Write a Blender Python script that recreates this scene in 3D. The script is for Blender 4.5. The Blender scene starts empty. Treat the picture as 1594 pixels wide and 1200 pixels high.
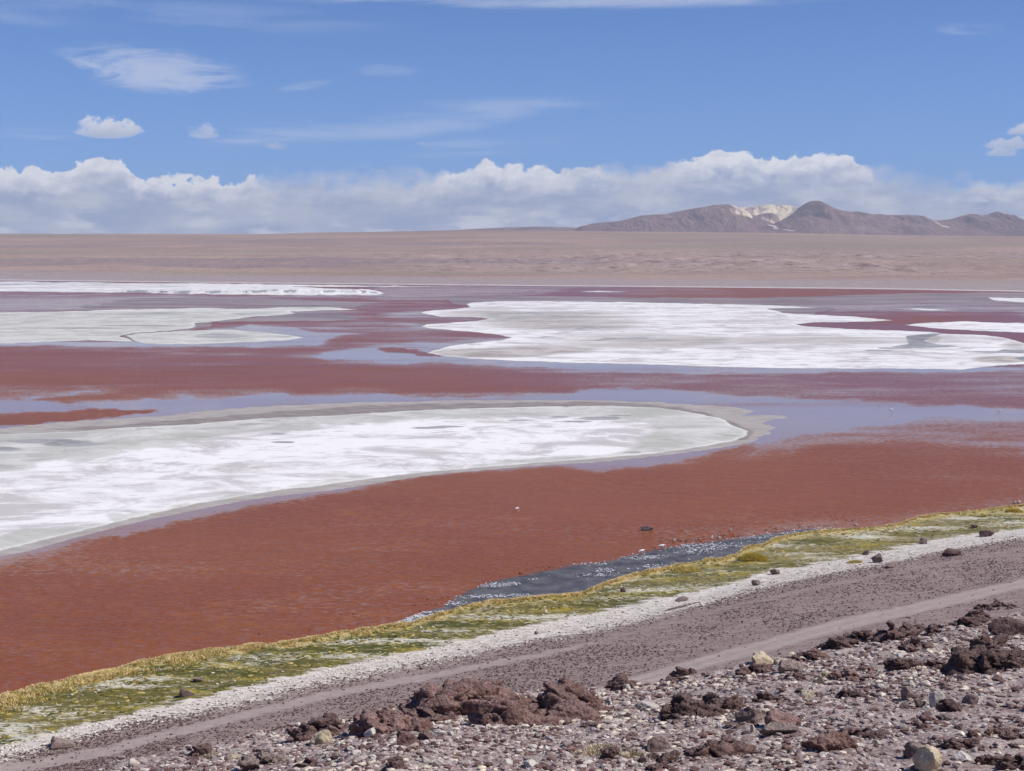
import bpy, math, random
import numpy as np
from mathutils import Vector
random.seed(7)
rng = np.random.default_rng(11)
S = bpy.context.scene
C = S.collection

# ------------------------------------------------------------------ camera, world, sun, exposure
F = 2200.0                                   # focal length in photo pixels (photo 1594 x 1200)
HORIZON = 405.0
CAMZ = 50.0
P = math.atan((600.0 - HORIZON) / F)
CP, SP = math.cos(P), math.sin(P)
cam_data = bpy.data.cameras.new('camera')
cam = bpy.data.objects.new('camera', cam_data)
C.objects.link(cam)
cam.location = (0, 0, CAMZ)
cam.rotation_euler = (math.pi / 2 - P, 0, 0)
cam_data.sensor_width = 36.0
cam_data.lens = 36.0 * F / 1594.0
cam_data.clip_start = 0.5
cam_data.clip_end = 60000
S.camera = cam
SUN_EL = math.radians(50)
SUN_AZ = math.radians(98)                    # clockwise from +Y: from the right, a little behind
world = bpy.data.worlds.new('World')
S.world = world
world.use_nodes = True
sun_d = bpy.data.lights.new('sun', 'SUN')
sun_d.energy = 4.3
sun_d.angle = math.radians(0.5)
sun_d.color = (1.0, 0.95, 0.885)
sun = bpy.data.objects.new('sun', sun_d)
C.objects.link(sun)
sdir = Vector((math.sin(SUN_AZ) * math.cos(SUN_EL), math.cos(SUN_AZ) * math.cos(SUN_EL), math.sin(SUN_EL)))
sun.rotation_euler = sdir.to_track_quat('Z', 'Y').to_euler()
S.view_settings.view_transform = 'Standard'
S.view_settings.look = 'None'
S.view_settings.gamma = 1.0
S.view_settings.exposure = 0.0
S.view_settings.use_curve_mapping = False
try:
    S.cycles.max_bounces = 5
    S.cycles.volume_bounces = 0
except Exception:
    pass

# ------------------------------------------------------------------ picking real places from the photo
def ray(px, py):
    a = (np.asarray(px, float) - 797.0) / F
    b = (600.0 - np.asarray(py, float)) / F
    y = CP + b * SP
    return a / y, (-SP + b * CP) / y          # t = X/Y, e = (Z-50)/Y
def at(px, py, z=0.0):
    t, e = ray(px, py)
    Y = (z - CAMZ) / e
    return t * Y, Y
def depth_of(px, py, z):
    return at(px, py, z)[1]
def proj(X, Y, Z):
    D = Y * CP - (Z - CAMZ) * SP
    U = Y * SP + (Z - CAMZ) * CP
    return 797 + F * X / D, 600 - F * U / D

# ------------------------------------------------------------------ numpy noise
_perm = rng.random((4096,))
def _h(ix, iy, iz=0):
    n = (ix * 73856093) ^ (iy * 19349663) ^ (iz * 83492791)
    n = (n ^ (n >> 13)) * 1274126177
    n = n ^ (n >> 16)
    return _perm[n & 4095]
def vn2(x, y):
    ix = np.floor(x).astype(np.int64); iy = np.floor(y).astype(np.int64)
    fx = x - ix; fy = y - iy
    fx = fx * fx * (3 - 2 * fx); fy = fy * fy * (3 - 2 * fy)
    a = _h(ix, iy); b = _h(ix + 1, iy); c = _h(ix, iy + 1); d = _h(ix + 1, iy + 1)
    return (a + (b - a) * fx) * (1 - fy) + (c + (d - c) * fx) * fy
def fbm2(x, y, o=5, g=0.5):
    s = 0; a = 1; n = 0
    for i in range(o):
        s = s + a * vn2(x * 2 ** i + 17.3 * i, y * 2 ** i - 9.1 * i); n += a; a *= g
    return s / n
def ridge2(x, y, o=5, g=0.5):
    s = 0; a = 1; n = 0
    for i in range(o):
        s = s + a * (1 - np.abs(2 * vn2(x * 2 ** i + 5.3 * i, y * 2 ** i + 3.7 * i) - 1)); n += a; a *= g
    return s / n
def vn3(p):
    i = np.floor(p).astype(np.int64); f = p - i
    f = f * f * (3 - 2 * f)
    x, y, z = i[:, 0], i[:, 1], i[:, 2]; r = 0
    for dx in (0, 1):
        for dy in (0, 1):
            for dz in (0, 1):
                w = (f[:, 0] if dx else 1 - f[:, 0]) * (f[:, 1] if dy else 1 - f[:, 1]) * (f[:, 2] if dz else 1 - f[:, 2])
                r = r + w * _h(x + dx, y + dy, z + dz)
    return r
def fbm3(p, o=4, g=0.5):
    s = 0; a = 1; n = 0
    for k in range(o):
        s = s + a * vn3(p * 2 ** k + 13.7 * k); n += a; a *= g
    return s / n
def sst(x, a, b):
    t = np.clip((x - a) / (b - a), 0, 1)
    return t * t * (3 - 2 * t)

# ------------------------------------------------------------------ mesh helpers
def tag(o, label=None, cat=None, group=None, kind=None):
    if label: o['label'] = label
    if cat: o['category'] = cat
    if group: o['group'] = group
    if kind: o['kind'] = kind
    return o
def new_mesh(name, V, Fc, mat=None, smooth=True):
    me = bpy.data.meshes.new(name)
    V = np.asarray(V, np.float32); Fc = np.asarray(Fc, np.int32)
    k = Fc.shape[1]
    me.vertices.add(len(V)); me.vertices.foreach_set('co', V.ravel())
    me.loops.add(len(Fc) * k); me.loops.foreach_set('vertex_index', Fc.ravel())
    me.polygons.add(len(Fc)); me.polygons.foreach_set('loop_start', np.arange(0, len(Fc) * k, k, dtype=np.int32))
    me.polygons.foreach_set('loop_total', np.full(len(Fc), k, np.int32))
    me.polygons.foreach_set('use_smooth', np.full(len(Fc), smooth))
    me.update(calc_edges=True)
    if mat: me.materials.append(mat)
    return me
def link(name, me, parent=None):
    o = bpy.data.objects.new(name, me); C.objects.link(o)
    if parent: o.parent = parent
    return o
def fattr(me, name, arr):
    a = me.attributes.new(name, 'FLOAT', 'POINT'); a.data.foreach_set('value', np.asarray(arr, np.float32).ravel())
def cattr(me, name, arr):
    a = me.attributes.new(name, 'FLOAT_COLOR', 'POINT')
    c = np.ones((len(arr), 4), np.float32); c[:, :3] = arr
    a.data.foreach_set('color', c.ravel())
def gridfaces(nr, nc, mask=None):
    r = np.arange(nr - 1)[:, None]; c = np.arange(nc - 1)[None, :]
    a = r * nc + c
    f = np.stack([a, a + 1, a + nc + 1, a + nc], -1)
    if mask is not None: f = f[mask]
    return f.reshape(-1, 4)
def fix_up(Fc): return Fc

# ------------------------------------------------------------------ node helper
class G:
    def __init__(s, tree):
        s.t = tree; s.n = tree.nodes; s.l = tree.links
    def put(s, sock, v):
        if isinstance(v, bpy.types.NodeSocket): s.l.new(v, sock)
        elif isinstance(v, (tuple, list)) and len(v) == 3 and sock.type == 'RGBA': sock.default_value = (*v, 1)
        else: sock.default_value = v
    def m(s, op, a, b=0.0, c=0.0, clamp=False):
        n = s.n.new('ShaderNodeMath'); n.operation = op; n.use_clamp = clamp
        s.put(n.inputs[0], a); s.put(n.inputs[1], b); s.put(n.inputs[2], c)
        return n.outputs[0]
    def add(s, a, b): return s.m('ADD', a, b)
    def sub(s, a, b): return s.m('SUBTRACT', a, b)
    def mul(s, a, b): return s.m('MULTIPLY', a, b)
    def mx(s, a, b): return s.m('MAXIMUM', a, b)
    def mn(s, a, b): return s.m('MINIMUM', a, b)
    def rng(s, x, a, b, lo=0.0, hi=1.0, smooth=True):
        n = s.n.new('ShaderNodeMapRange'); n.interpolation_type = 'SMOOTHSTEP' if smooth else 'LINEAR'
        s.put(n.inputs['Value'], x); n.inputs['From Min'].default_value = a; n.inputs['From Max'].default_value = b
        n.inputs['To Min'].default_value = lo; n.inputs['To Max'].default_value = hi
        return n.outputs[0]
    def mix(s, f, a, b):
        n = s.n.new('ShaderNodeMix'); n.data_type = 'RGBA'; n.clamp_factor = True
        s.put(n.inputs[0], f); s.put(n.inputs[6], a); s.put(n.inputs[7], b)
        return n.outputs[2]
    def mulc(s, a, b):
        n = s.n.new('ShaderNodeMix'); n.data_type = 'RGBA'; n.blend_type = 'MULTIPLY'
        n.inputs[0].default_value = 1; s.put(n.inputs[6], a); s.put(n.inputs[7], b)
        return n.outputs[2]
    def noise(s, vec, scale=1.0, detail=4.0, rough=0.55, dist=0.0, out=0):
        n = s.n.new('ShaderNodeTexNoise'); s.put(n.inputs['Vector'], vec)
        n.inputs['Scale'].default_value = scale; n.inputs['Detail'].default_value = detail
        n.inputs['Roughness'].default_value = rough; n.inputs['Distortion'].default_value = dist
        return n.outputs[out]
    def voro(s, vec, scale=1.0, feature='F1', out='Distance', rnd=1.0):
        n = s.n.new('ShaderNodeTexVoronoi'); n.feature = feature; s.put(n.inputs['Vector'], vec)
        n.inputs['Scale'].default_value = scale; n.inputs['Randomness'].default_value = rnd
        return n.outputs[out]
    def map(s, vec, rot=(0, 0, 0), scale=(1, 1, 1), loc=(0, 0, 0)):
        n = s.n.new('ShaderNodeMapping'); s.put(n.inputs[0], vec)
        n.inputs['Location'].default_value = loc; n.inputs['Rotation'].default_value = rot; n.inputs['Scale'].default_value = scale
        return n.outputs[0]
    def pos(s): return s.n.new('ShaderNodeNewGeometry').outputs['Position']
    def obj(s): return s.n.new('ShaderNodeTexCoord').outputs['Object']
    def attr(s, name, out='Fac'):
        n = s.n.new('ShaderNodeAttribute'); n.attribute_name = name; return n.outputs[out]
    def bump(s, h, strength=0.5, dist=0.1, normal=None):
        n = s.n.new('ShaderNodeBump'); s.put(n.inputs['Height'], h); s.put(n.inputs['Strength'], strength)
        n.inputs['Distance'].default_value = dist
        if normal: s.put(n.inputs['Normal'], normal)
        return n.outputs[0]
def material(name):
    m = bpy.data.materials.new(name); m.use_nodes = True
    g = G(m.node_tree); b = g.n['Principled BSDF']
    b.inputs['Roughness'].default_value = 0.9
    b.inputs['Specular IOR Level'].default_value = 0.2
    return m, g, b

# ------------------------------------------------------------------ the sky with its clouds (world shader, by real direction)
def build_world():
    g = G(world.node_tree); bg = g.n['Background']
    sky = g.n.new('ShaderNodeTexSky'); sky.sky_type = 'NISHITA'; sky.sun_disc = False
    sky.sun_elevation = SUN_EL; sky.sun_rotation = SUN_AZ
    sky.altitude = 4300; sky.air_density = 1.0; sky.dust_density = 0.3; sky.ozone_density = 1.5
    gen = g.n.new('ShaderNodeTexCoord').outputs['Generated']
    sep = g.n.new('ShaderNodeSeparateXYZ'); g.put(sep.inputs[0], gen)
    x, y, z = sep.outputs
    az = g.m('ARCTAN2', x, y)
    hyp = g.m('SQRT', g.add(g.mul(x, x), g.mul(y, y)))
    U = g.mul(az, F)                                     # about photo pixels
    E = g.mul(g.m('DIVIDE', z, g.mx(hyp, 0.01)), F)
    def ue(px, py):
        t, e = ray(px, py)
        return float(math.atan(t) * F), float(e / math.sqrt(1 + t * t) * F)
    cmb = g.n.new('ShaderNodeCombineXYZ'); g.put(cmb.inputs[0], g.mul(U, 0.01)); g.put(cmb.inputs[1], g.mul(E, 0.01))
    p = cmb.outputs[0]
    # billow displacement of the look-up
    n1 = g.sub(g.noise(g.map(p, scale=(1, 1.15, 1)), 1.3, 9, 0.62), 0.5)
    n2 = g.sub(g.noise(g.map(p, loc=(7, 3, 0)), 4.2, 7, 0.6), 0.5)
    vb = g.voro(g.map(p, loc=(3, 1, 0), scale=(1, 1.1, 1)), 5.0, 'SMOOTH_F1')
    Ed = g.add(E, g.add(g.mul(n1, 36), g.add(g.mul(n2, 34), g.mul(g.sub(vb, 0.35), -20))))
    Ud = g.add(U, g.mul(g.sub(g.noise(g.map(p, loc=(1, 9, 0)), 3.0, 6, 0.6), 0.5), 30))
    def curve(pts, vmin, vmax, src=Ud):
        n = g.n.new('ShaderNodeFloatCurve'); c = n.mapping.curves[0]
        g.put(n.inputs['Value'], g.rng(src, -900, 900, 0, 1, smooth=False))
        pl = [((u + 900) / 1800, (v - vmin) / (vmax - vmin)) for u, v in pts]
        c.points[0].location = pl[0]; c.points[1].location = pl[-1]
        for q in pl[1:-1]: c.points.new(*q)
        for q in c.points: q.handle_type = 'VECTOR'
        n.mapping.update()
        return g.add(g.mul(n.outputs[0], vmax - vmin), vmin)
    top = [(-60, 263), (0, 264), (40, 263), (70, 268), (102, 266), (115, 258), (130, 249), (150, 246), (185, 250), (202, 268), (217, 282), (235, 279),
           (258, 273), (275, 282), (290, 276), (330, 275), (358, 283), (400, 277), (415, 284), (480, 285), (540, 286), (580, 278), (620, 276), (660, 282), (690, 272),
           (735, 264), (760, 256), (790, 262), (822, 269), (860, 263), (885, 272), (905, 257), (928, 266), (1005, 270), (1030, 266), (1052, 257), (1064, 246),
           (1090, 243), (1140, 239), (1185, 246), (1230, 243), (1262, 239), (1312, 242), (1334, 248), (1357, 262), (1380, 281), (1430, 289), (1480, 294), (1530, 285), (1594, 288), (1650, 282)]
    pts = [ue(*q) for q in top]
    T = curve(pts, 80, 200)
    depth = g.sub(T, Ed)                                   # > 0 inside the bank
    soft = curve([ue(q, 300)[:1] + (v,) for q, v in [(-60, 2), (0, 2), (200, 1.5), (395, 2), (430, 20), (640, 20), (700, 4), (790, 2), (920, 2), (960, 14), (1040, 8), (1070, 2), (1340, 2.5), (1380, 22), (1470, 20), (1520, 10), (1650, 10)]], 0, 30, U)
    bank = g.m('DIVIDE', g.add(depth, soft), g.mul(soft, 2), clamp=True)
    bank = g.m('SMOOTH_MIN', bank, 1.0, 0.1)
    # the bank is there all round the horizon, with noise of its own outside the view
    white = g.mul(curve([ue(q, 300)[:1] + (v,) for q, v in [(-60, .9), (0, .95), (120, 1), (340, 1), (405, .75), (440, .25), (640, .3), (700, .85), (820, .9), (930, .6), (980, .15), (1040, .4), (1080, .95), (1330, .95), (1375, .2), (1480, .3), (1530, .6), (1650, .5)]], 0, 1, Ud), 1.0)
    # lit billows: compare the noise towards the sun (upper right) with here
    def emb(sc, dx, dy, det=6):
        a = g.noise(g.map(p, scale=(1, 1.25, 1)), sc, det, 0.55)
        b = g.noise(g.map(p, scale=(1, 1.25, 1), loc=(dx, dy, 0)), sc, det, 0.55)
        return g.sub(a, b)
    e1 = emb(1.7, -0.05, 0.10)
    e2 = emb(5.0, -0.02, 0.035)
    relief = g.add(g.mul(e1, 2.0), g.mul(e2, 1.0))
    rimlight = g.rng(g.add(depth, g.mul(n1, 60)), 4, 46, 1, 0)
    rimlight = g.mul(rimlight, white)
    low = g.noise(g.map(p, scale=(0.55, 1.5, 1), loc=(4.3, 0.7, 0)), 2.1, 6, 0.55)
    low = g.rng(low, 0.50, 0.66)
    lowp = g.mul(low, g.rng(E, 120, 45, 0.18, 0.75))
    lum = g.add(g.mx(g.mul(rimlight, 0.95), lowp), g.mul(relief, g.add(0.22, g.mul(g.mul(white, g.rng(depth, 70, 10)), 1.1))))
    lum = g.m('MAXIMUM', g.mn(lum, 1.0), 0.0)
    grey = g.mix(g.rng(g.noise(g.map(p, scale=(0.5, 1.9, 1)), 1.3, 7, 0.6), 0.38, 0.62), (0.35, 0.43, 0.64), (0.56, 0.60, 0.73))
    cloud = g.mix(lum, grey, (0.86, 0.87, 0.93))
    # single puffs: centre px, half width, half height, softness, opacity, whiteness
    acc_a = bank; acc_c = cloud
    for (cx, cy, rx, ry, sf, op, wh) in [
        (167, 206, 50, 24, 0.45, 0.88, 0.8), (317, 209, 26, 18, 0.65, 0.55, 0.4), (432, 229, 22, 9, 0.8, 0.5, 0.2), (662, 224, 16, 6, 0.8, 0.4, 0.15),
        (1585, 228, 50, 12, 0.6, 0.7, 0.5), (1560, 240, 26, 9, 0.6, 0.65, 0.5), (1590, 206, 22, 12, 0.6, 0.8, 0.6), (600, 268, 30, 7, 0.9, 0.5, 0.3)]:
        u0, e0 = ue(cx, cy)
        du = g.m('DIVIDE', g.sub(g.add(U, g.mul(n2, 24)), u0), rx)
        dv = g.m('DIVIDE', g.sub(g.add(E, g.mul(n1, 14)), e0), ry)
        dv = g.m('DIVIDE', g.sub(g.add(g.add(E, g.mul(n1, 10)), g.mul(n2, 14)), e0), ry)
        # flat underside: the lower half is squeezed
        dv = g.mx(dv, g.mul(dv, -2.4))
        r2 = g.add(g.add(g.mul(du, du), g.mul(dv, dv)), g.add(g.mul(n2, 2.6), g.mul(n1, 1.5)))
        a = g.mul(g.rng(r2, 1.0, 0.75 - sf * 0.9, 0, 1), op)
        up = g.rng(g.sub(g.add(E, g.mul(n2, 12)), e0), -ry * 0.5, ry * 0.9)
        col = g.mix(g.mul(up, g.add(wh, g.mul(relief, 0.5))), (0.36, 0.42, 0.60), (0.90, 0.90, 0.93))
        acc_c = g.mix(a, acc_c, col); acc_a = g.mx(acc_a, a)
    # thin high cirrus
    st = g.noise(g.map(p, rot=(0, 0, -0.12), scale=(0.16, 1.5, 1)), 1.6, 8, 0.62, 0.6)
    st2 = g.noise(g.map(p, rot=(0, 0, -0.05), scale=(0.35, 1.7, 1), loc=(5, 2, 0)), 1.9, 9, 0.68, 0.9)
    cir = None
    for (cx, cy, rx, ry, rot, op, src) in [
        (240, 108, 150, 40, 0.10, 0.55, st2), (620, 190, 350, 32, -0.09, 0.33, st), (760, 228, 160, 20, -0.07, 0.26, st), (950, -2, 640, 18, 0.0, 0.50, st),
        (1510, 45, 70, 13, 0.05, 0.30, st2), (420, 213, 110, 12, -0.05, 0.42, st), (470, 135, 60, 9, -0.2, 0.2, st), (60, 208, 110, 12, 0, 0.25, st), (150, 20, 500, 30, 0, 0.18, st), (600, 110, 60, 12, 0, 0.15, st2)]:
        u0, e0 = ue(cx, cy)
        uu = g.sub(U, u0); vv = g.sub(E, e0)
        c_, s_ = math.cos(rot), math.sin(rot)
        a1 = g.m('DIVIDE', g.add(g.mul(uu, c_), g.mul(vv, -s_)), rx)
        a2 = g.m('DIVIDE', g.add(g.mul(uu, s_), g.mul(vv, c_)), ry)
        r2 = g.add(g.mul(a1, a1), g.mul(a2, a2))
        f = g.rng(r2, 1.0, 0.0)
        a = g.mul(g.rng(g.add(g.mul(src, 4.0), g.mul(f, 0.5)), 1.85, 2.95), g.mul(g.rng(r2, 1.15, 0.2), op))
        cir = a if cir is None else g.mx(cir, a)
    # faint cirrus elsewhere round the sky
    gen_c = g.mul(g.rng(g.noise(g.map(gen, scale=(1, 1, 5)), 2.2, 7, 0.6, 0.6), 0.55, 0.8), g.mul(g.rng(g.m('ABSOLUTE', az), 0.5, 0.8), 0.5))
    cir = g.mx(cir, gen_c)
    base = g.mulc(sky.outputs[0], (0.078, 0.078, 0.078))
    base = g.mulc(base, (SKY_TINT[0], SKY_TINT[1], SKY_TINT[2]))
    # pale air low down
    air = g.rng(E, 640, 30, 0.0, 1.0, smooth=False)
    base = g.mix(g.mul(air, 0.55), base, (0.30, 0.475, 0.80))
    c1 = g.mix(cir, base, (0.66, 0.70, 0.84))
    c2 = g.mix(acc_a, c1, acc_c)
    g.put(bg.inputs['Color'], c2); bg.inputs['Strength'].default_value = 1.0
SKY_TINT = (0.42, 0.84, 1.44)
build_world()
world.cycles.sampling_method = 'MANUAL'
world.cycles.sample_map_resolution = 256

# ------------------------------------------------------------------ traced outlines (photo pixels of the water level)
SALT_A = [(-260,690),(-100,682),(0,676),(120,671.5),(169,667),(298,660.5),(376,654),(423,650),(500,647.5),(541,645),(651,638.6),(745,635),(850,632.7),(900,632),(963,632),(1026,635),(1060,639),(1088,644),(1113,649),(1130,654),(1137,661),(1150,666),(1167,671),(1161,679),(1139,687),(1101,694),(1063,700),(1000,708),(950,712),(900,716),(808,723),(714,731),(635,738),(557,748),(494,757),(431,764),(376,773),(314,783),(267,793),(220,804),(141,823),(63,842),(0,858),(-120,890),(-260,930)]
APRON = [(-260,676),(0,667),(94,657),(141,654),(251,648),(314,640),(407,632.5),(447,631),(541,627),(682,624),(850,622.6),(950,624),(1026,626),(1063,629),(1139,633),(1176,640),(1152,648),(1190,646),(1239,648.5),(1201,653),(1184,659),(1209,665),(1194,671),(1204,674.5),(1178,680),(1181,684.5),(1161,690),(1126,696),(1088,702),(1013,711),(925,719.5),(850,724),(808,727),(682,738),(604,749),(557,757),(510,764),(431,772),(376,780),(314,792),(235,808),(188,819),(110,839),(47,857),(0,866),(-120,900),(-260,945)]
DARKMUD = [(60,669),(169,661),(298,652),(380,645),(430,640.5),(550,632),(700,627),(900,625),(1000,628),(1050,633),(1100,642),(1135,654),(1160,665),(1178,672),(1165,684),(1140,687),(1100,690),(1000,660),(900,640),(745,640),(541,650),(423,656),(298,664),(169,672)]
CALM_A = [(-260,622),(0,621),(63,618),(150,609),(94,616),(60,624),(110,628),(204,623),(267,619),(288,617),(314,620),(360,618),(392,614.5),(433,613.5),(463,616),(500,615),(541,612.6),(588,612.6),(635,615),(667,618),(729,618),(792,617.6),(823,613.5),(895,612),(900,607.5),(975,602.5),(1013,603),(1076,609),(1151,615.6),(1194,616),(1294,620),(1370,624),(1445,629),(1520,631),(1594,636),(1860,645),(1860,662),(1594,656),(1545,655),(1508,653),(1465,649),(1432,654),(1407,659),(1345,664),(1307,671.5),(1269,675),(1244,677),(1219,684),(1176,692),(1113,703),(1063,714),(1000,727),(950,733),(913,733),(890,727),(808,729),(682,741),(604,753),(557,762),(510,768),(431,780),(376,788),(314,803),(220,826),(125,845),(47,862),(0,870),(-260,955)]
HOLE_A = [(-260,652),(0,646),(94,640),(180,637.5),(240,639),(210,645),(150,650),(94,656),(0,664),(-260,676)]
SALT_B = [(800,468.5),(751,470),(731,471),(724,474),(732,478),(701,481.5),(663,484),(651,486.5),(663,490),(689,493),(746,494),(761,496.5),(739,500),(689,503),(663,505),(655,508),(671,511.6),(714,515),(764,519),(796,525),(776,530),(739,533),(701,538),(671,546.7),(664,549),(681,553),(726,558),(800,562),(900,565),(1001,567),(1101,570.5),(1194,573),(1294,573.8),(1407,573.8),(1495,575.4),(1533,571),(1585,567),(1700,567),(1860,563),(1860,545),(1700,540),(1610,540),(1596,534),(1570,526.6),(1533,521.6),(1470,519),(1445,516),(1420,515),(1345,513),(1257,508),(1237,504.5),(1269,502),(1319,501.5),(1365,500),(1390,498.5),(1345,494),(1319,492),(1269,490),(1219,486.5),(1211,484),(1196,481),(1215,479.5),(1274,479),(1244,477),(1200,475),(1101,472.7),(1001,470.7),(900,469)]
SALT_C = [(1408,505.5),(1435,503),(1495,500),(1594,503),(1860,509),(1860,528),(1594,518),(1520,515),(1470,511.6),(1445,510),(1420,507)]
SALT_D = [(1535,463),(1594,464),(1860,466),(1860,476),(1594,470.7),(1548,467.7)]
SALT_F = [(-260,436),(0,438),(100,439),(400,442),(590,444.6),(700,446),(590,446.6),(455,446),(488,447),(505,448.4),(550,450.5),(586,453),(598,456.8),(586,459),(500,459.5),(400,459),(288,457.5),(226,456),(100,455),(0,453.5),(-260,452)]
SALT_G1 = [(-260,485),(0,486),(100,484.7),(130,484),(176,482),(226,481),(321,479),(380,481),(420,479),(450,477.7),(525,478.5),(556,481.7),(525,482.7),(452,484.5),(463,488),(400,492.8),(351,498),(326,501.5),(304,503),(303,508),(290,512),(251,515.5),(205,519),(186,523),(206,529),(209,532),(138,529.5),(50,533),(0,535),(-260,538)]
SALT_G2 = [(198,523),(211,519.5),(276,515),(351,512.5),(400,516.6),(450,521.6),(472,526),(450,529),(400,532),(301,536),(226,535.4),(212,531)]
SALT_N = [(903,453.2),(940,452.8),(978,454.2),(960,455.2),(920,454.8)]
SALT_E = [(1390,480.5),(1430,480),(1492,482.6),(1450,483.4)]
MUDS = [([(120,485),(138,476),(176,470),(226,465.5),(326,462.5),(420,465),(520,468),(560,474),(540,478),(400,482),(226,484)], 1.0),
        ([(320,503),(351,497),(400,492),(463,487),(505,488),(538,487),(561,490.5),(565,496.5),(513,499.5),(400,500.5)], 0.95),
        ([(690,461.5),(800,460),(1026,463.5),(1200,463),(1294,460.5),(1395,456.5),(1540,455.5),(1860,453),(1860,478),(1594,477),(1500,473),(1400,471),(1300,477),(1270,491),(1100,480),(760,476),(714,474),(698,468)], 0.9),
        ([(180,523),(190,518),(250,512),(300,500),(320,500),(318,508),(290,516),(220,521),(215,533),(190,531)], 0.9),
        ([(-260,505),(0,505),(28,511),(0,519),(-260,520)], 0.3)]
CALMS = [  # polygon, value, softness px
    (CALM_A, 1.0, 3.0),
    ([(1270,474),(1400,470),(1594,476),(1860,480),(1860,489),(1594,490),(1560,485.5),(1450,485),(1300,485)], 0.75, 3),
    ([(-260,461),(0,463),(120,462.5),(260,459),(340,461),(226,466),(150,474),(125,484),(-260,486)], 0.85, 4),
    ([(-260,452),(0,454),(300,458),(600,459),(560,465),(300,463),(-260,462)], 0.5, 3),
    ([(585,446),(700,446),(800,447),(900,448),(850,456),(720,461),(690,467),(600,467),(560,463),(590,458)], 0.72, 5),
    ([(-260,534),(0,532),(300,532),(330,512),(376,510),(390,505),(425,508),(463,513),(513,516.6),(563,520),(520,524),(515,534),(475,538.5),(400,541),(200,541),(100,538),(-260,538)], 1.0, 2),
    ([(420,507),(500,505),(600,515),(690,522),(640,524),(560,517),(480,513)], 0.55, 4),
    ([(486,556),(525,546),(563,540),(588,537.5),(651,531.6),(720,532),(800,540),(1000,560),(1500,573),(1600,568),(1860,566),(1860,572),(1600,574),(1495,579.5),(1395,579),(1319,579),(1200,584),(1051,583),(925,578),(800,571),(700,566),(576,564),(525,561.5)], 1.0, 3),
    ([(588,489),(640,483.5),(680,485),(668,492),(640,494),(610,493)], 0.8, 2.5),
    ([(603,506),(620,503),(665,505),(690,514),(640,512)], 0.85, 2.5),
    ([(600,540),(700,532),(790,524),(800,527),(720,538),(640,548)], 0.8, 3),
    ([(430,472),(540,468),(700,468),(690,475),(600,477),(540,480),(440,477)], 0.5, 4),
    ([(400,484),(470,480),(560,484),(600,492),(560,499),(440,500),(400,496)], 0.55, 5),
    ([(560,485),(900,500),(900,540),(560,540),(480,510)], 0.42, 14),
    ([(880,577),(1500,580),(1860,575),(1860,640),(1500,632),(1200,614),(950,602)], 0.44, 12),
    ([(1380,655),(1860,655),(1860,730),(1560,705),(1420,680)], 0.42, 16),
    ([(1150,640),(1300,620),(1860,640),(1860,728),(1600,700),(1400,684),(1280,690),(1150,715)], 0.55, 9),
    ([(900,440),(1150,447),(1150,462),(900,461)], 0.3, 6)]
HOLES = [(HOLE_A, 3.0), ([(590,541),(640,541),(690,556),(650,553),(600,547)], 2.0)]
SPRING = [(560,983),(600,977),(640,960),(690,943),(722,922),(765,905),(830,892),(890,879),(950,872),(1000,859),(1060,848),(1140,838),(1200,830),(1260,822),(1300,823),(1260,835),(1200,860),(1100,890),(1000,915),(900,940),(800,950),(700,970),(600,990)]
SPRING2 = [(385,1005),(430,1000),(500,988),(520,992),(480,1006),(400,1012)]
SHORE = [(-260,1150),(0,1085),(50,1071),(90,1063),(115,1056),(170,1046),(220,1031),(300,1018),(350,1012),(400,1006),(470,999),(520,988),(560,983),(600,977),(640,973),(690,956),(720,946),(760,938),(800,935),(840,931),(880,928),(905,926),(935,913),(985,896),(1040,886),(1060,881),(1100,873),(1130,871),(1150,863),(1165,852),(1190,849),(1210,839),(1260,829),(1300,826),(1390,820),(1430,806),(1470,801),(1520,796),(1594,788),(1860,757)]
VEGW = [(-260,1215),(0,1161),(60,1148),(110,1131),(150,1125),(200,1112),(225,1106),(270,1097),(319,1086),(376,1069),(450,1054),(500,1042),(556,1030),(650,1013),(726,998),(782,982),(876,963),(989,939),(1064,926),(1120,914),(1200,891),(1280,879),(1340,867),(1400,855),(1460,842),(1540,831),(1594,826),(1860,790)]
WSAND = [(-260,1235),(0,1179),(70,1164),(132,1145),(169,1133),(216,1123),(282,1113),(330,1104),(400,1087),(450,1075),(500,1061),(556,1052),(613,1039),(688,1026),(763,1010),(820,999),(876,991),(952,979),(1000,968),(1046,960),(1100,946),(1180,926),(1260,910),(1340,896),(1400,886),(1450,872),(1520,860),(1594,848),(1860,812)]
TR1 = [(-260,1260),(0,1192),(75,1181),(169,1166),(245,1143),(300,1132),(380,1110),(450,1092),(506,1078),(582,1064),(657,1053),(750,1037),(850,1022),(940,1002),(1000,988),(1100,966),(1200,946),(1300,926),(1400,908),(1594,872),(1860,835)]
TR2T = [(-260,1400),(700,1110),(850,1082),(940,1065),(1000,1047),(1060,1033),(1100,1023),(1200,1001),(1300,976),(1400,958),(1500,936),(1594,916),(1860,868)]
TR2B = [(-260,1420),(700,1135),(850,1102),(940,1086),(1000,1070),(1060,1052),(1100,1043),(1200,1026),(1300,1001),(1400,980),(1500,958),(1594,935),(1860,880)]

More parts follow.
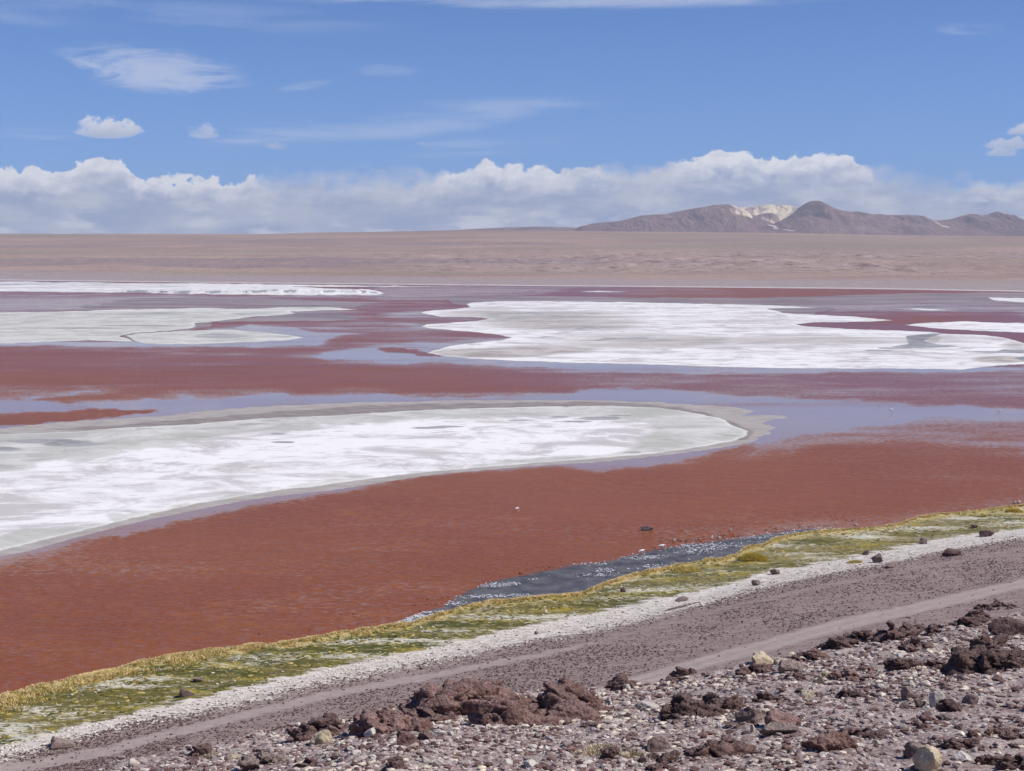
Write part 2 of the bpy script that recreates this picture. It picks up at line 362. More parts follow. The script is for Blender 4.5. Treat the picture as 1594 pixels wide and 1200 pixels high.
def sdf(poly, x, y, ys=4.0, pad=60):
    """signed distance, inside positive, y stretched by ys (clamped to -pad away from the outline)"""
    Pn = np.array(poly, float); Pn = Pn * [1, ys]
    out = np.full(x.shape, -float(pad))
    yy = y * ys
    m = (x > Pn[:, 0].min() - pad) & (x < Pn[:, 0].max() + pad) & (yy > Pn[:, 1].min() - pad) & (yy < Pn[:, 1].max() + pad)
    qx = x[m]; qy = yy[m]
    d = np.full(qx.shape, 1e18); inside = np.zeros(qx.shape, bool)
    n = len(Pn)
    for i in range(n):
        ax, ay = Pn[i]; bx, by = Pn[(i + 1) % n]
        ex, ey = bx - ax, by - ay
        wx = qx - ax; wy = qy - ay
        t = np.clip((wx * ex + wy * ey) / (ex * ex + ey * ey + 1e-9), 0, 1)
        dx = wx - t * ex; dy = wy - t * ey
        d = np.minimum(d, dx * dx + dy * dy)
        if by != ay:
            c = ((ay > qy) != (by > qy)) & (qx < ex * (qy - ay) / (by - ay) + ax)
            inside ^= c
    r = np.sqrt(d); r[~inside] *= -1
    out[m] = np.maximum(r, -pad)
    return out

# ------------------------------------------------------------------ near ground: heights
def tcurve(pts, z):
    a = np.array(pts, float); t, _ = ray(a[:, 0], a[:, 1]); Y = depth_of(a[:, 0], a[:, 1], z)
    o = np.argsort(t)
    return t[o], Y[o]
_sh = tcurve(SHORE, 0.05); _vw = tcurve(VEGW, 0.5); _ws = tcurve(WSAND, 0.8)
_t1 = tcurve(TR1, 1.2); _t2t = tcurve(TR2T, 3.6); _t2b = tcurve(TR2B, 4.2)
def yc(cur, t, off=0.0):
    """depth of a shore-parallel line at azimuth t; beyond the traced part it runs on straight"""
    T, Y = cur
    r = np.interp(t, T, Y)
    tt = np.clip(t, -6, 1.15)
    k = (np.cos(0) * 0.79 - 0.61 * tt)
    for side in (0, -1):
        kk = Y[side] * (0.79 - 0.61 * T[side])
        sel = (t < T[0]) if side == 0 else (t > T[-1])
        r = np.where(sel, kk / k, r)
    return r
_smt = np.linspace(-0.478, 0.480, 400)
_smY = yc(_sh, _smt); _k = np.hanning(101); _k /= _k.sum()
_smp = np.concatenate([2 * _smY[0] - _smY[50:0:-1], _smY, 2 * _smY[-1] - _smY[-2:-52:-1]])
_smY = np.convolve(_smp, _k, 'valid')
CREST = [(-260,1330),(100,1222),(180,1198),(260,1172),(430,1142),(560,1112),(700,1090),(900,1080),(1000,1068),(1130,1045),(1240,1018),(1300,1008),(1400,990),(1480,973),(1594,955),(1860,915)]
_cr = np.array(CREST, float); _crt, _cre = ray(_cr[:, 0], _cr[:, 1])
def crest(t):
    pxx = 797 + t * F * 0.97
    Y = np.interp(pxx, [-260, 180, 800, 1594, 1860], [42, 44, 53, 66, 69])
    return Y, CAMZ + np.interp(t, _crt, _cre) * Y
def ground_z(X, Y, full=False, rough=True):
    X = np.asarray(X, float); Y = np.asarray(Y, float)
    Ys = np.maximum(Y, 1.0); t = X / Ys
    ysh = yc(_sh, t); s = (ysh - Y) * 0.79
    s = s + (np.interp(t, _smt, _smY) - ysh) * 0.79 * sst(s, 6, 22) * ((t > _smt[0]) & (t < _smt[-1]))
    sand = np.interp(s, [-40, -6, 0, 1.5, 4, 15, 22, 40, 60, 90, 400], [-2.5, -0.35, 0.0, 0.22, 0.35, 0.5, 0.8, 2.6, 4.2, 7, 9])
    v = np.where(Y > yc(_vw, t), (ysh - Y) / np.maximum(ysh - yc(_vw, t), .1),
                 1 + (yc(_vw, t) - Y) / np.maximum(yc(_vw, t) - yc(_ws, t), .1))
    v = np.where(Y < yc(_ws, t), 2 + (yc(_ws, t) - Y) * 0.79 / 10, v)
    Yc, zc = crest(t)
    pxx = 797 + t * F
    p28 = np.interp(pxx, [-260, 200, 600], [1345, 1262, 1206]); _, e28 = ray(pxx, p28); z28 = CAMZ + e28 * 28
    hill = np.where(Y < 28, 48.4 + (z28 - 48.4) * np.clip(Y, -400, 28) / 28,
                    np.where(Y < Yc, z28 + (zc - z28) * (Y - 28) / (Yc - 28), zc - 0.66 * (Y - Yc)))
    if rough:
        n = fbm2(X * 0.33 + 40, Y * 0.33, 3) - 0.5
        hill = hill + n * 0.5 * sst(Y, 4, 20) + (fbm2(X * 2.1, Y * 2.1 + 9, 4) - 0.5) * 0.22
        rim = np.exp(-((Y - Yc + 1.2) / 1.6) ** 2)
        hill = hill + rim * (ridge2(X * 0.5, Y * 0.5 + 3, 4) - 0.55) * 0.7
    d = hill - sand
    k = 1.6
    z = np.where(d > k, hill, np.where(d < -k, sand, sand + (d + k) ** 2 / (4 * k)))
    hm = sst(d, -1.0, 1.5)
    if rough:
        veg = sst(v, -0.02, 0.06) * (1 - sst(v, 0.9, 1.15))
        a = 0.61 * X + 0.79 * 0 * Y
        z = z + veg * ((fbm2(X * 0.55 + 3, Y * 0.55, 4) - 0.42) * 0.5 + 0.02) + 0.22 * sst(v, -0.01, 0.03) * (1 - sst(v, 0.05, 0.22))
        z = z + sst(v, 1.0, 1.4) * (1 - hm) * (fbm2(X * 0.5, Y * 0.5 + 50, 4) - 0.5) * 0.16
    if full: return z, v, hm, s, t
    return z
def drop(px, py):
    """the place on the near ground seen at a photo pixel (marched along the line of sight)"""
    t, e = ray(px, py)
    t = float(t); e = float(e)
    Ys = np.concatenate([np.arange(8, 75, 0.1), np.arange(75, 420, 0.25)])
    z = ground_z(t * Ys, Ys)
    i = np.argmax(CAMZ + e * Ys < z)
    return t * Ys[i], Ys[i], z[i]

# ------------------------------------------------------------------ materials
def mat_ground():
    m, g, b = material('shore_and_slope_ground')
    pos = g.pos(); v = g.attr('zone'); hm = g.attr('hill'); tr = g.attr('track')
    al = g.map(pos, rot=(0, 0, -0.653), scale=(0.28, 1, 0))    # stretched along the shore
    al2 = g.map(pos, rot=(0, 0, -0.653), scale=(0.45, 1, 0), loc=(31, 4, 0))
    n_f = g.noise(pos, 3.0, 8, 0.65); n_m = g.noise(al, 0.55, 7, 0.65); n_b = g.noise(al, 0.12, 4, 0.5)
    n_s = g.noise(al2, 1.5, 6, 0.7); n_d = g.noise(al, 2.6, 5, 0.7)
    # sand with gravel patches
    sand = g.mix(g.rng(n_m, 0.3, 0.7), (0.27, 0.198, 0.180), (0.375, 0.288, 0.262))
    sand = g.mix(g.mul(g.rng(g.noise(pos, 1.9, 6, 0.75), 0.52, 0.60), 0.75), sand, (0.115, 0.075, 0.070))
    vv = g.rng(g.voro(pos, 2.4), 0.10, 0.22, 1, 0)
    sand = g.mix(g.mul(vv, g.rng(g.noise(pos, 0.25, 3), 0.4, 0.6)), sand, (0.12, 0.078, 0.072))
    sand = g.mix(g.mul(g.rng(n_s, 0.66, 0.72), g.rng(v, 5, 2, 0, 0.55)), sand, (0.56, 0.52, 0.51))
    trc = g.mix(g.rng(n_s, 0.3, 0.7), (0.36, 0.285, 0.255), (0.45, 0.365, 0.33))
    trk = g.rng(g.add(tr, g.add(g.mul(g.sub(n_s, 0.5), 0.8), g.mul(g.sub(n_m, 0.5), 0.8))), 0.30, 0.70)
    sand = g.mix(trk, sand, trc)
    sand = g.mix(g.mul(g.rng(g.add(g.attr('rut'), g.mul(g.sub(n_m, 0.5), 1.2)), 0.45, 0.95), 0.4), sand, (0.50, 0.415, 0.38))
    # salt crust strip
    white = g.mix(g.rng(n_s, 0.35, 0.62), (0.48, 0.41, 0.36), (0.80, 0.74, 0.66))
    white = g.mix(g.mul(g.rng(n_d, 0.52, 0.60), g.rng(v, 1.2, 1.7)), white, (0.30, 0.24, 0.22))
    vp = g.add(v, g.mul(g.sub(n_m, 0.5), 1.1))
    vp = g.add(vp, g.mul(g.sub(n_s, 0.5), 1.3))
    vp = g.add(vp, g.mul(g.sub(n_d, 0.5), 0.8))
    c = g.mix(g.rng(vp, 2.12, 1.92), sand, white)
    # the plant belt
    sx = g.n.new('ShaderNodeSeparateXYZ'); g.put(sx.inputs[0], pos); east = g.rng(sx.outputs[0], -10, 70)
    grn = g.mix(g.rng(n_b, 0.40, 0.60), (0.085, 0.088, 0.020), (0.185, 0.150, 0.040))
    grn = g.mix(g.mul(east, g.rng(g.noise(al, 0.22, 6, 0.65), 0.40, 0.56)), grn, (0.27, 0.225, 0.115))
    grn = g.mix(g.rng(g.noise(al, 0.3, 5, 0.6), 0.5, 0.66), grn, (0.36, 0.275, 0.045))
    grn = g.mix(g.rng(g.noise(al2, 0.9, 6, 0.7), 0.53, 0.62), grn, (0.38, 0.33, 0.19))
    grn = g.mix(g.rng(g.add(n_d, g.mul(g.sub(g.noise(al, 0.2, 4, .5), 0.5), 1.1)), 0.57, 0.62), grn, (0.62, 0.58, 0.46))
    grn = g.mix(g.rng(g.noise(pos, 1.1, 6, 0.75), 0.52, 0.62, 0, 0.75), grn, (0.065, 0.062, 0.018))
    edge = g.rng(g.add(v, g.mul(g.sub(g.noise(pos, 0.5, 5), 0.5), 0.5)), 0.26, 0.10)
    grn = g.mix(edge, grn, g.mix(g.rng(n_f, 0.35, 0.65), (0.36, 0.27, 0.08), (0.66, 0.53, 0.28)))
    c = g.mix(g.rng(g.add(v, g.mul(g.sub(n_m, 0.5), 0.8)), 1.06, 0.97), c, grn)
    c = g.mix(g.rng(v, 0.0, -0.02), c, (0.06, 0.05, 0.045))
    # stony near slope
    h1 = g.noise(pos, 1.1, 8, 0.7); h2 = g.noise(pos, 9.0, 8, 0.72); h3 = g.voro(pos, 9.0, out='Color')
    hl = g.mix(g.rng(h1, 0.36, 0.64), (0.24, 0.162, 0.146), (0.47, 0.385, 0.355))
    hl = g.mix(g.rng(h2, 0.52, 0.62), hl, (0.68, 0.60, 0.535))
    hl = g.mix(g.rng(h2, 0.43, 0.34), hl, (0.13, 0.085, 0.08))
    hl = g.mix(g.rng(g.noise(pos, 0.16, 4, 0.5), 0.56, 0.66, 0, 0.5), hl, (0.52, 0.46, 0.38))
    c = g.mix(g.rng(g.add(hm, g.mul(g.sub(h1, 0.5), 0.4)), 0.4, 0.6), c, hl)
    g.put(b.inputs['Base Color'], c)
    h = g.add(g.mul(g.noise(pos, 5.0, 7, 0.7), 1.0), g.mul(g.voro(pos, 7.0), 0.25))
    g.put(b.inputs['Normal'], g.bump(h, 0.7, 0.12))
    return m

def mat_water():
    m, g, b = material('red_lake_water')
    b.inputs['Specular Tint'].default_value = (1, 0.97, 0.93, 1)
    pos = g.pos(); calm = g.attr('calm'); mud = g.attr('mud'); spr = g.attr('spring'); dk = g.attr('darkmud'); ap = g.attr('apron')
    st = g.map(pos, rot=(0, 0, 0.05), scale=(0.6, 1, 0))
    big = g.noise(st, 0.011, 5, 0.6); mid = g.noise(st, 0.05, 6, 0.62); fin = g.noise(st, 0.25, 5, 0.6)
    streak = g.noise(g.map(pos, rot=(0, 0, 0.03), scale=(0.35, 1, 0)), 0.018, 7, 0.65, 0.5)
    grain = g.noise(g.map(pos, scale=(0.7, 1, 0)), 0.9, 5, 0.75)
    mott = g.noise(g.map(pos, rot=(0, 0, 0.3), scale=(0.8, 1, 0)), 0.33, 6, 0.7)
    cc = g.add(calm, g.add(g.mul(g.sub(mid, 0.5), 0.9), g.add(g.mul(g.sub(streak, 0.5), 1.7), g.mul(g.sub(grain, 0.5), 2.2))))
    cm = g.rng(cc, 0.18, 0.90)
    # algae red, more orange where it is thick, with ripple mottling painted in
    red = g.mix(g.rng(big, 0.35, 0.66), (0.255, 0.066, 0.017), (0.300, 0.089, 0.020))
    red = g.mix(g.mul(g.rng(g.add(g.mul(mott, 0.7), g.mul(mid, 0.3)), 0.49, 0.62), 0.7), red, (0.36, 0.112, 0.022))
    red = g.mix(g.rng(grain, 0.43, 0.58, 0, 0.7), red, (0.265, 0.100, 0.062))  # paler ripple grain: reflected sky put into the base colour
    red = g.mix(g.rng(g.add(g.attr('thin'), g.mul(g.sub(streak, 0.5), 1.2)), 0.05, 1.0, 0, 0.85), red, g.mix(g.rng(grain, 0.4, 0.6), (0.215, 0.085, 0.095), (0.255, 0.120, 0.150)))     # violet sky reflection painted into the colour of the far water
    shallow = g.mix(g.rng(streak, 0.4, 0.65), (0.37, 0.21, 0.15), (0.43, 0.28, 0.20))
    c = g.mix(g.mul(cm, 0.92), red, shallow)
    # wet mud
    mudm = g.rng(g.add(mud, g.add(g.mul(g.sub(streak, 0.5), 1.6), g.mul(g.sub(fin, 0.5), 0.3))), 0.25, 0.75)
    mc = g.mix(g.rng(streak, 0.36, 0.66), (0.235, 0.185, 0.19), (0.40, 0.335, 0.32))
    c = g.mix(g.mul(mudm, 0.9), c, mc)
    apm = g.rng(g.add(ap, g.mul(g.sub(fin, 0.5), 0.28)), 0.42, 0.58)
    apc = g.mix(g.rng(fin, 0.35, 0.65), (0.40, 0.355, 0.31), (0.50, 0.45, 0.40))
    dkm = g.rng(g.add(dk, g.mul(g.sub(mid, 0.5), 0.5)), 0.35, 0.65)
    apc = g.mix(g.mul(dkm, 0.85), apc, g.mix(g.rng(fin, 0.4, 0.6), (0.25, 0.205, 0.18), (0.33, 0.28, 0.25)))
    c = g.mix(apm, c, apc)
    # cold spring seep by the shore: clear, over black mud
    sp = g.rng(g.add(spr, g.mul(g.sub(g.noise(pos, 0.4, 6, 0.7), 0.5), 1.6)), 0.25, 0.8)
    c = g.mix(sp, c, g.mix(g.rng(g.noise(pos, 0.35, 5), 0.35, 0.65), (0.075, 0.072, 0.078), (0.15, 0.14, 0.14)))
    g.put(b.inputs['Base Color'], c)
    dry = g.mx(g.mul(mudm, 0.75), apm)
    rough = g.m('ADD', g.mul(g.sub(1.0, cm), 0.22), 0.045)
    rough = g.mx(rough, g.mul(dry, 0.5))
    g.put(b.inputs['Roughness'], rough)
    b.inputs['IOR'].default_value = 1.33
    spec = g.add(g.mul(cm, 0.14), 0.36)
    spec = g.m('MULTIPLY', spec, g.sub(1.0, g.mul(dry, 0.65)))
    g.put(b.inputs['Specular IOR Level'], spec)
    # wind ripples
    rp = g.map(pos, rot=(0, 0, 0.32), scale=(0.55, 1.6, 0))
    w1 = g.noise(rp, 0.95, 4, 0.65, 0.4); w2 = g.noise(g.map(pos, rot=(0, 0, -0.2), scale=(0.5, 1.3, 0)), 2.2, 3, 0.55, 0.2)
    w3 = g.noise(rp, 0.16, 3, 0.5)
    gust = g.rng(g.noise(st, 0.03, 5, 0.6), 0.3, 0.7, 0.55, 1.0)
    h = g.add(g.mul(w1, 0.55), g.add(g.mul(w2, 0.22), g.mul(w3, 0.8)))
    amp = g.mul(g.mul(g.sub(1.0, g.mx(g.mul(cm, 0.97), g.mul(dry, 0.9))), gust), 1.0)
    nrm = g.bump(h, amp, 0.9)
    g.put(b.inputs['Normal'], nrm)
    # wind-roughened water shows more of the algae below than a mirror-flat sheet would
    df = g.n.new('ShaderNodeBsdfDiffuse'); g.put(df.inputs['Color'], c); g.put(df.inputs['Normal'], nrm)
    ms = g.n.new('ShaderNodeMixShader')
    g.put(ms.inputs[0], g.mul(g.sub(1.0, cm), 0.40))
    g.l.new(b.outputs[0], ms.inputs[1]); g.l.new(df.outputs[0], ms.inputs[2])
    g.l.new(ms.outputs[0], g.n['Material Output'].inputs['Surface'])
    return m

def mat_salt(greyish=0.0, pattern=1.0, name='salt_crust'):
    m, g, b = material(name)
    pos = g.pos(); ed = g.attr('inner'); gr = g.attr('grey'); dk = g.attr('dark')
    st = g.map(pos, rot=(0, 0, 0.10), scale=(0.5, 1, 0)); st2 = g.map(pos, rot=(0, 0, 0.14), scale=(0.3, 1, 0), loc=(91, 13, 0))
    n1 = g.noise(pos, 0.032, 9, 0.72, 0.6); n2 = g.noise(st2, 0.009, 8, 0.68, 0.8); n3 = g.noise(pos, 0.5, 6, 0.75); n4 = g.noise(st, 0.13, 7, 0.72, 0.4)
    c = g.mix(g.rng(n1, 0.40, 0.54), (0.58, 0.54, 0.52), (0.90, 0.875, 0.845))
    c = g.mix(g.rng(n4, 0.53, 0.64, 0, 0.55), c, (0.51, 0.475, 0.46))
    c = g.mix(g.rng(n4, 0.44, 0.34, 0, 0.8), c, (0.88, 0.855, 0.825))
    c = g.mix(g.mul(g.rng(n2, 0.53, 0.63), 0.6 * pattern), c, (0.47, 0.42, 0.42))
    c = g.mix(g.mul(g.rng(n3, 0.58, 0.72), 0.35), c, (0.52, 0.50, 0.53))
    gm = g.rng(g.add(gr, g.add(g.mul(g.sub(n2, 0.5), 1.6), g.mul(g.sub(n1, 0.5), 1.3))), 0.33, 0.70)
    gc = g.mix(g.rng(n1, 0.38, 0.60), (0.48, 0.475, 0.425), (0.68, 0.665, 0.615)) if not greyish else g.mix(g.rng(n1, 0.38, 0.60), (0.36, 0.315, 0.285), (0.60, 0.55, 0.51))
    gc = g.mix(g.rng(n4, 0.54, 0.64, 0, 0.6), gc, (0.38, 0.37, 0.34))
    gc = g.mix(g.rng(n2, 0.60, 0.68, 0, 0.7), gc, (0.66, 0.60, 0.54))
    gc = g.mix(g.rng(g.noise(st2, 0.05, 7, 0.7), 0.60, 0.68, 0, 0.6), gc, (0.26, 0.25, 0.22))
    c = g.mix(gm, c, gc)
    # bright wet-dry crust line along the rim, then a greyer lip
    c = g.mix(g.mul(g.rng(g.add(ed, g.mul(g.sub(n3, 0.5), 5)), 12, 2), g.sub(0.42, g.mul(gm, 0.12))), c, (0.86, 0.85, 0.81))
    c = g.mix(g.rng(g.add(ed, g.mul(g.sub(n3, 0.5), 3)), 2.5, 0.5), c, (0.42, 0.40, 0.36))
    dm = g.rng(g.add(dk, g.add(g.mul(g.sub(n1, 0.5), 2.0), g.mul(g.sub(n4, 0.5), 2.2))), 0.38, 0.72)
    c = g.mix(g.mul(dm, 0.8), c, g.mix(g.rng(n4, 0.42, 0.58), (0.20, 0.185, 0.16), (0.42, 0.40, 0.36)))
    g.put(b.inputs['Base Color'], c)
    g.put(b.inputs['Roughness'], g.add(g.mul(dm, -0.45), 0.85))
    g.put(b.inputs['Normal'], g.bump(g.add(g.mul(n3, 0.6), g.noise(pos, 2.0, 5, 0.7)), 0.35, 0.12))
    return m

def mat_far():
    m, g, b = material('far_desert_ground')
    pos = g.pos(); band = g.attr('band'); coast = g.attr('coast')
    st = g.map(pos, scale=(0.45, 1, 0)); st2 = g.map(pos, rot=(0, 0, 0.08), scale=(0.22, 1, 0), loc=(500, 90, 0))
    n1 = g.noise(st, 0.0022, 8, 0.65, 0.3); n2 = g.noise(st2, 0.0011, 6, 0.6, 0.6); n3 = g.noise(g.map(pos, scale=(1, 0.6, 0)), 0.017, 7, 0.72)
    c = g.mix(g.rng(n1, 0.35, 0.65), (0.35, 0.236, 0.192), (0.455, 0.315, 0.25))
    c = g.mix(g.rng(n2, 0.50, 0.63, 0, 0.75), c, (0.325, 0.262, 0.185))
    c = g.mix(g.rng(n2, 0.44, 0.34, 0, 0.65), c, (0.27, 0.205, 0.205))
    bd = g.mul(band, g.rng(n3, 0.50, 0.58))
    c = g.mix(g.mul(bd, 0.7), c, (0.50, 0.40, 0.38))
    c = g.mix(g.mul(g.mul(band, g.rng(n3, 0.45, 0.38)), 0.9), c, (0.13, 0.09, 0.088))
    c = g.mix(g.mul(coast, g.rng(g.noise(st2, 0.006, 6, 0.6), 0.25, 0.6, 0.55, 1.0)), c, (0.40, 0.325, 0.315))
    rim = g.attr('rim')
    c = g.mix(g.rng(g.add(rim, g.mul(g.sub(n3, 0.5), 0.7)), 0.55, 0.8, 0, 0.8), c, (0.66, 0.62, 0.60))
    g.put(b.inputs['Base Color'], c)
    g.put(b.inputs['Normal'], g.bump(n3, 0.8, 15.0))
    return m

def mat_mountain(name, c1, c2, pale=0.0):
    m, g, b = material(name)
    pos = g.pos(); hp = g.attr('pale')
    n1 = g.noise(g.map(pos, scale=(1, 0.4, 1.6)), 0.0025, 7, 0.65); n2 = g.noise(g.map(pos, scale=(1, 0.25, 0.4)), 0.010, 7, 0.7)
    c = g.mix(g.rng(n1, 0.35, 0.65), c1, c2)
    c = g.mix(g.rng(n2, 0.55, 0.7, 0, 0.5), c, tuple(min(1, k * 1.5) for k in c2))
    pm = g.rng(g.add(hp, g.add(g.mul(g.sub(n2, 0.5), 1.6), g.mul(g.sub(n1, 0.5), 1.6))), 0.40, 0.66)
    pc = g.mix(g.rng(n2, 0.40, 0.54), (0.50, 0.37, 0.30), (0.94, 0.79, 0.56))
    c = g.mix(pm, c, pc)
    g.put(b.inputs['Base Color'], c)
    g.put(b.inputs['Normal'], g.bump(n2, 1.0, 60.0))
    return m

def mat_rock(name, dark, mid, light, bs=0.9, sc=3.0, tint=None):
    m, g, b = material(name)
    o = g.obj(); info = g.n.new('ShaderNodeObjectInfo')
    r = info.outputs['Random']
    cv = g.n.new('ShaderNodeCombineXYZ'); g.put(cv.inputs[0], g.mul(r, 37.0))
    ad = g.n.new('ShaderNodeVectorMath'); ad.operation = 'ADD'; g.put(ad.inputs[0], g.pos()); g.put(ad.inputs[1], cv.outputs[0])
    p = ad.outputs[0]
    n = g.noise(p, sc, 8, 0.68, 0.2); n2 = g.noise(p, sc * 5, 6, 0.75)
    v = g.voro(p, sc * 3.2)
    c = g.mix(g.rng(n, 0.36, 0.62), dark, mid)
    c = g.mix(g.rng(n2, 0.58, 0.70, 0, 0.8), c, light)
    sp = g.n.new('ShaderNodeSeparateXYZ'); g.put(sp.inputs[0], g.n.new('ShaderNodeNewGeometry').outputs['Normal'])
    dust = g.mul(g.rng(sp.outputs[2], 0.55, 0.95), g.rng(n2, 0.40, 0.62, 0, 0.6))
    c = g.mix(dust, c, light)                       # dust that has settled on upward faces
    hv = g.n.new('ShaderNodeHueSaturation'); g.put(hv.inputs['Value'], g.add(g.mul(r, 0.4), 0.8)); g.put(hv.inputs['Color'], c)
    g.put(b.inputs['Base Color'], hv.outputs[0])
    g.put(b.inputs['Normal'], g.bump(g.add(g.mul(n, 1.2), g.add(g.mul(v, 0.5), g.mul(n2, 0.4))), bs, 0.12))
    return m

def mat_vcol(name, rough=0.9, nscale=6.0, bump=0.0):
    m, g, b = material(name)
    c = g.attr('tint', 'Color'); n = g.noise(g.pos(), nscale, 5, 0.7)
    k = g.rng(n, 0.3, 0.7, 0.72, 1.22)
    cmb = g.n.new('ShaderNodeCombineXYZ')
    for i in range(3): g.put(cmb.inputs[i], k)
    g.put(b.inputs['Base Color'], g.mulc(c, cmb.outputs[0]))
    if bump: g.put(b.inputs['Normal'], g.bump(n, bump, 0.05))
    b.inputs['Roughness'].default_value = rough
    return m

# ------------------------------------------------------------------ near ground mesh
GROUND = mat_ground()
def build_ground():
    px = np.arange(-260, 1861, 3.2)
    t0 = (px - 797) / F
    t0 = np.concatenate([np.linspace(-3.0, t0[0] - 0.03, 26), t0, np.linspace(t0[-1] + 0.03, 3.0, 26)])
    Yr = np.concatenate([np.linspace(2, 26, 24), np.arange(27, 70, 0.19), np.arange(70, 124, 2.0)])
    far = [124.0]
    while far[-1] < 420: far.append(far[-1] + far[-1] ** 2 / 110000 * 1.7)
    Yr = np.concatenate([Yr, far])
    T, Y = np.meshgrid(t0, Yr); X = T * Y
    z, v, hm, s, _ = ground_z(X, Y, True)
    V = np.stack([X, Y, z], -1).reshape(-1, 3)
    me = new_mesh('ground', V, gridfaces(len(Yr), len(t0)), GROUND)
    tr1 = np.exp(-((Y - yc(_t1, T)) / 2.3) ** 2)
    top, bot = yc(_t2t, T), yc(_t2b, T)
    c = (top + bot) / 2; w = np.maximum((top - bot) / 2, 1.5)
    tr2 = 1 - sst(np.abs(Y - c), w * 0.5, w * 1.2)
    ru = (np.exp(-((Y - c - 0.42 * w) / (0.16 * w)) ** 2) + np.exp(-((Y - c + 0.42 * w) / (0.16 * w)) ** 2)) * (1 - hm)
    fattr(me, 'rut', ru)
    me.vertices.foreach_set('co', (V - np.stack([0 * X, 0 * X, 0.07 * ru], -1).reshape(-1, 3)).astype(np.float32).ravel()); me.update()
    fattr(me, 'zone', v); fattr(me, 'hill', hm); fattr(me, 'track', np.maximum(tr1 * (0.85 - 0.55 * sst(X, -15, 30)), tr2) * (1 - hm))
    o = link('ground', me)
    tag(o, 'mauve grey sandy shore rising to the stony slope in the foreground', 'ground', kind='structure')
    # the rest of the hillside behind the viewpoint
    xs = np.linspace(-700, 700, 60); ys = np.linspace(-400, 6, 40)
    Xb, Yb = np.meshgrid(xs, ys)
    zb = 48.2 - 0.30 * np.minimum(Yb, 0) * 0.6 + (fbm2(Xb * 0.05, Yb * 0.05) - 0.5) * 3 * sst(-Yb, 0, 40) - 0.3 * np.maximum(Yb, 0) - 0.3
    me = new_mesh('hillside', np.stack([Xb, Yb, zb], -1).reshape(-1, 3), gridfaces(40, 60), GROUND)
    fattr(me, 'zone', np.full(Xb.size, 9.0)); fattr(me, 'hill', np.ones(Xb.size)); fattr(me, 'track', np.zeros(Xb.size))
    tag(link('hillside', me), 'stony hillside going on behind the viewpoint', 'hill', kind='structure')
build_ground()

# ------------------------------------------------------------------ the lake
def build_lake():
    px = np.concatenate([np.linspace(-9000, -300, 30), np.arange(-260, 1861, 3.2), np.linspace(1900, 10500, 30)])
    py = np.concatenate([np.arange(1220, 620, -2.6), np.arange(620, 520, -1.4), np.arange(520, 432, -0.75)])
    PX, PY = np.meshgrid(px, py)
    # rows of constant depth
    Yd = (CAMZ) / ((PY - HORIZON) / F)
    X = (PX - 797) / F * Yd; Y = Yd
    qx, qy = proj(X, Y, 0.0)
    me = new_mesh('lake', np.stack([X, Y, 0 * X], -1).reshape(-1, 3), gridfaces(len(py), len(px)), mat_water())
    x = qx.ravel(); y = qy.ravel()
    jx = x + (fbm2(x * 0.025, y * 0.16, 4) - .5) * 50; jy = y + (fbm2(x * 0.03 + 9, y * 0.14, 4) - .5) * 7 * np.clip((y - 405) / 150, .35, 1.3)
    calm = np.zeros(x.shape)
    for poly, val, sf in CALMS:
        d = sdf(poly, jx, jy, 4.0, 70)
        calm = np.maximum(calm, val * sst(d, -sf * 4 * 1.7 - 4, sf * 4 * 1.2 + 3))
    for poly, val, sf in CALMS:
        if val >= 0.7:
            calm = np.maximum(calm, 0.5 * val * sst(sdf(poly, jx, jy, 4.0, 90), -70 if sf < 4 else -50, 20))
    for poly, sf in HOLES:
        calm *= 1 - sst(sdf(poly, jx, jy, 4.0, 50), -sf * 3, sf * 2)
    # quieter water near the shore
    Yy = Y.ravel(); Tt = X.ravel() / Yy
    s = (Yy - yc(_sh, Tt)) * 0.79
    calm = np.maximum(calm, 0.30 * (1 - sst(s, 2, 22)) * (0.45 + 0.75 * sst(x, 500, 1300)))
    mud = np.zeros(x.shape)
    for poly, val in MUDS: mud = np.maximum(mud, val * sst(sdf(poly, jx, jy, 6.0, 50), -7, 7))
    ap = sst(sdf(APRON, x, y, 3.0, 40), -4, 4)
    dk = sst(sdf(DARKMUD, x, y + (fbm2(x * .03, y * .2, 3) - .5) * 4, 4.0, 40), -12, 16)
    spr = np.maximum(sst(sdf(SPRING, x, y, 2.0, 40), -10, 12), sst(sdf(SPRING2, x, y, 2.0, 40), -4, 4))
    thin = sst(-(jy - 0.05 * (jx - 800)), -690, -560) * (0.55 + 0.45 * sst(jx, 500, 1200)) * (1 - 0.8 * sst(jx, 900, 1050) * (1 - sst(jy, 466, 480))) * (1 - 0.6 * np.exp(-((jx - 1430) / 120) ** 2 - ((jy - 495) / 12) ** 2))  # weight of the painted violet sky reflection, growing with distance
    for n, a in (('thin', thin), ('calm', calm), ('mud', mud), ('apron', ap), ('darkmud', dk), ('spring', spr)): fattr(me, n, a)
    tag(link('lake', me), 'shallow salt lake red with algae, with lilac still patches', 'water', kind='structure')
build_lake()

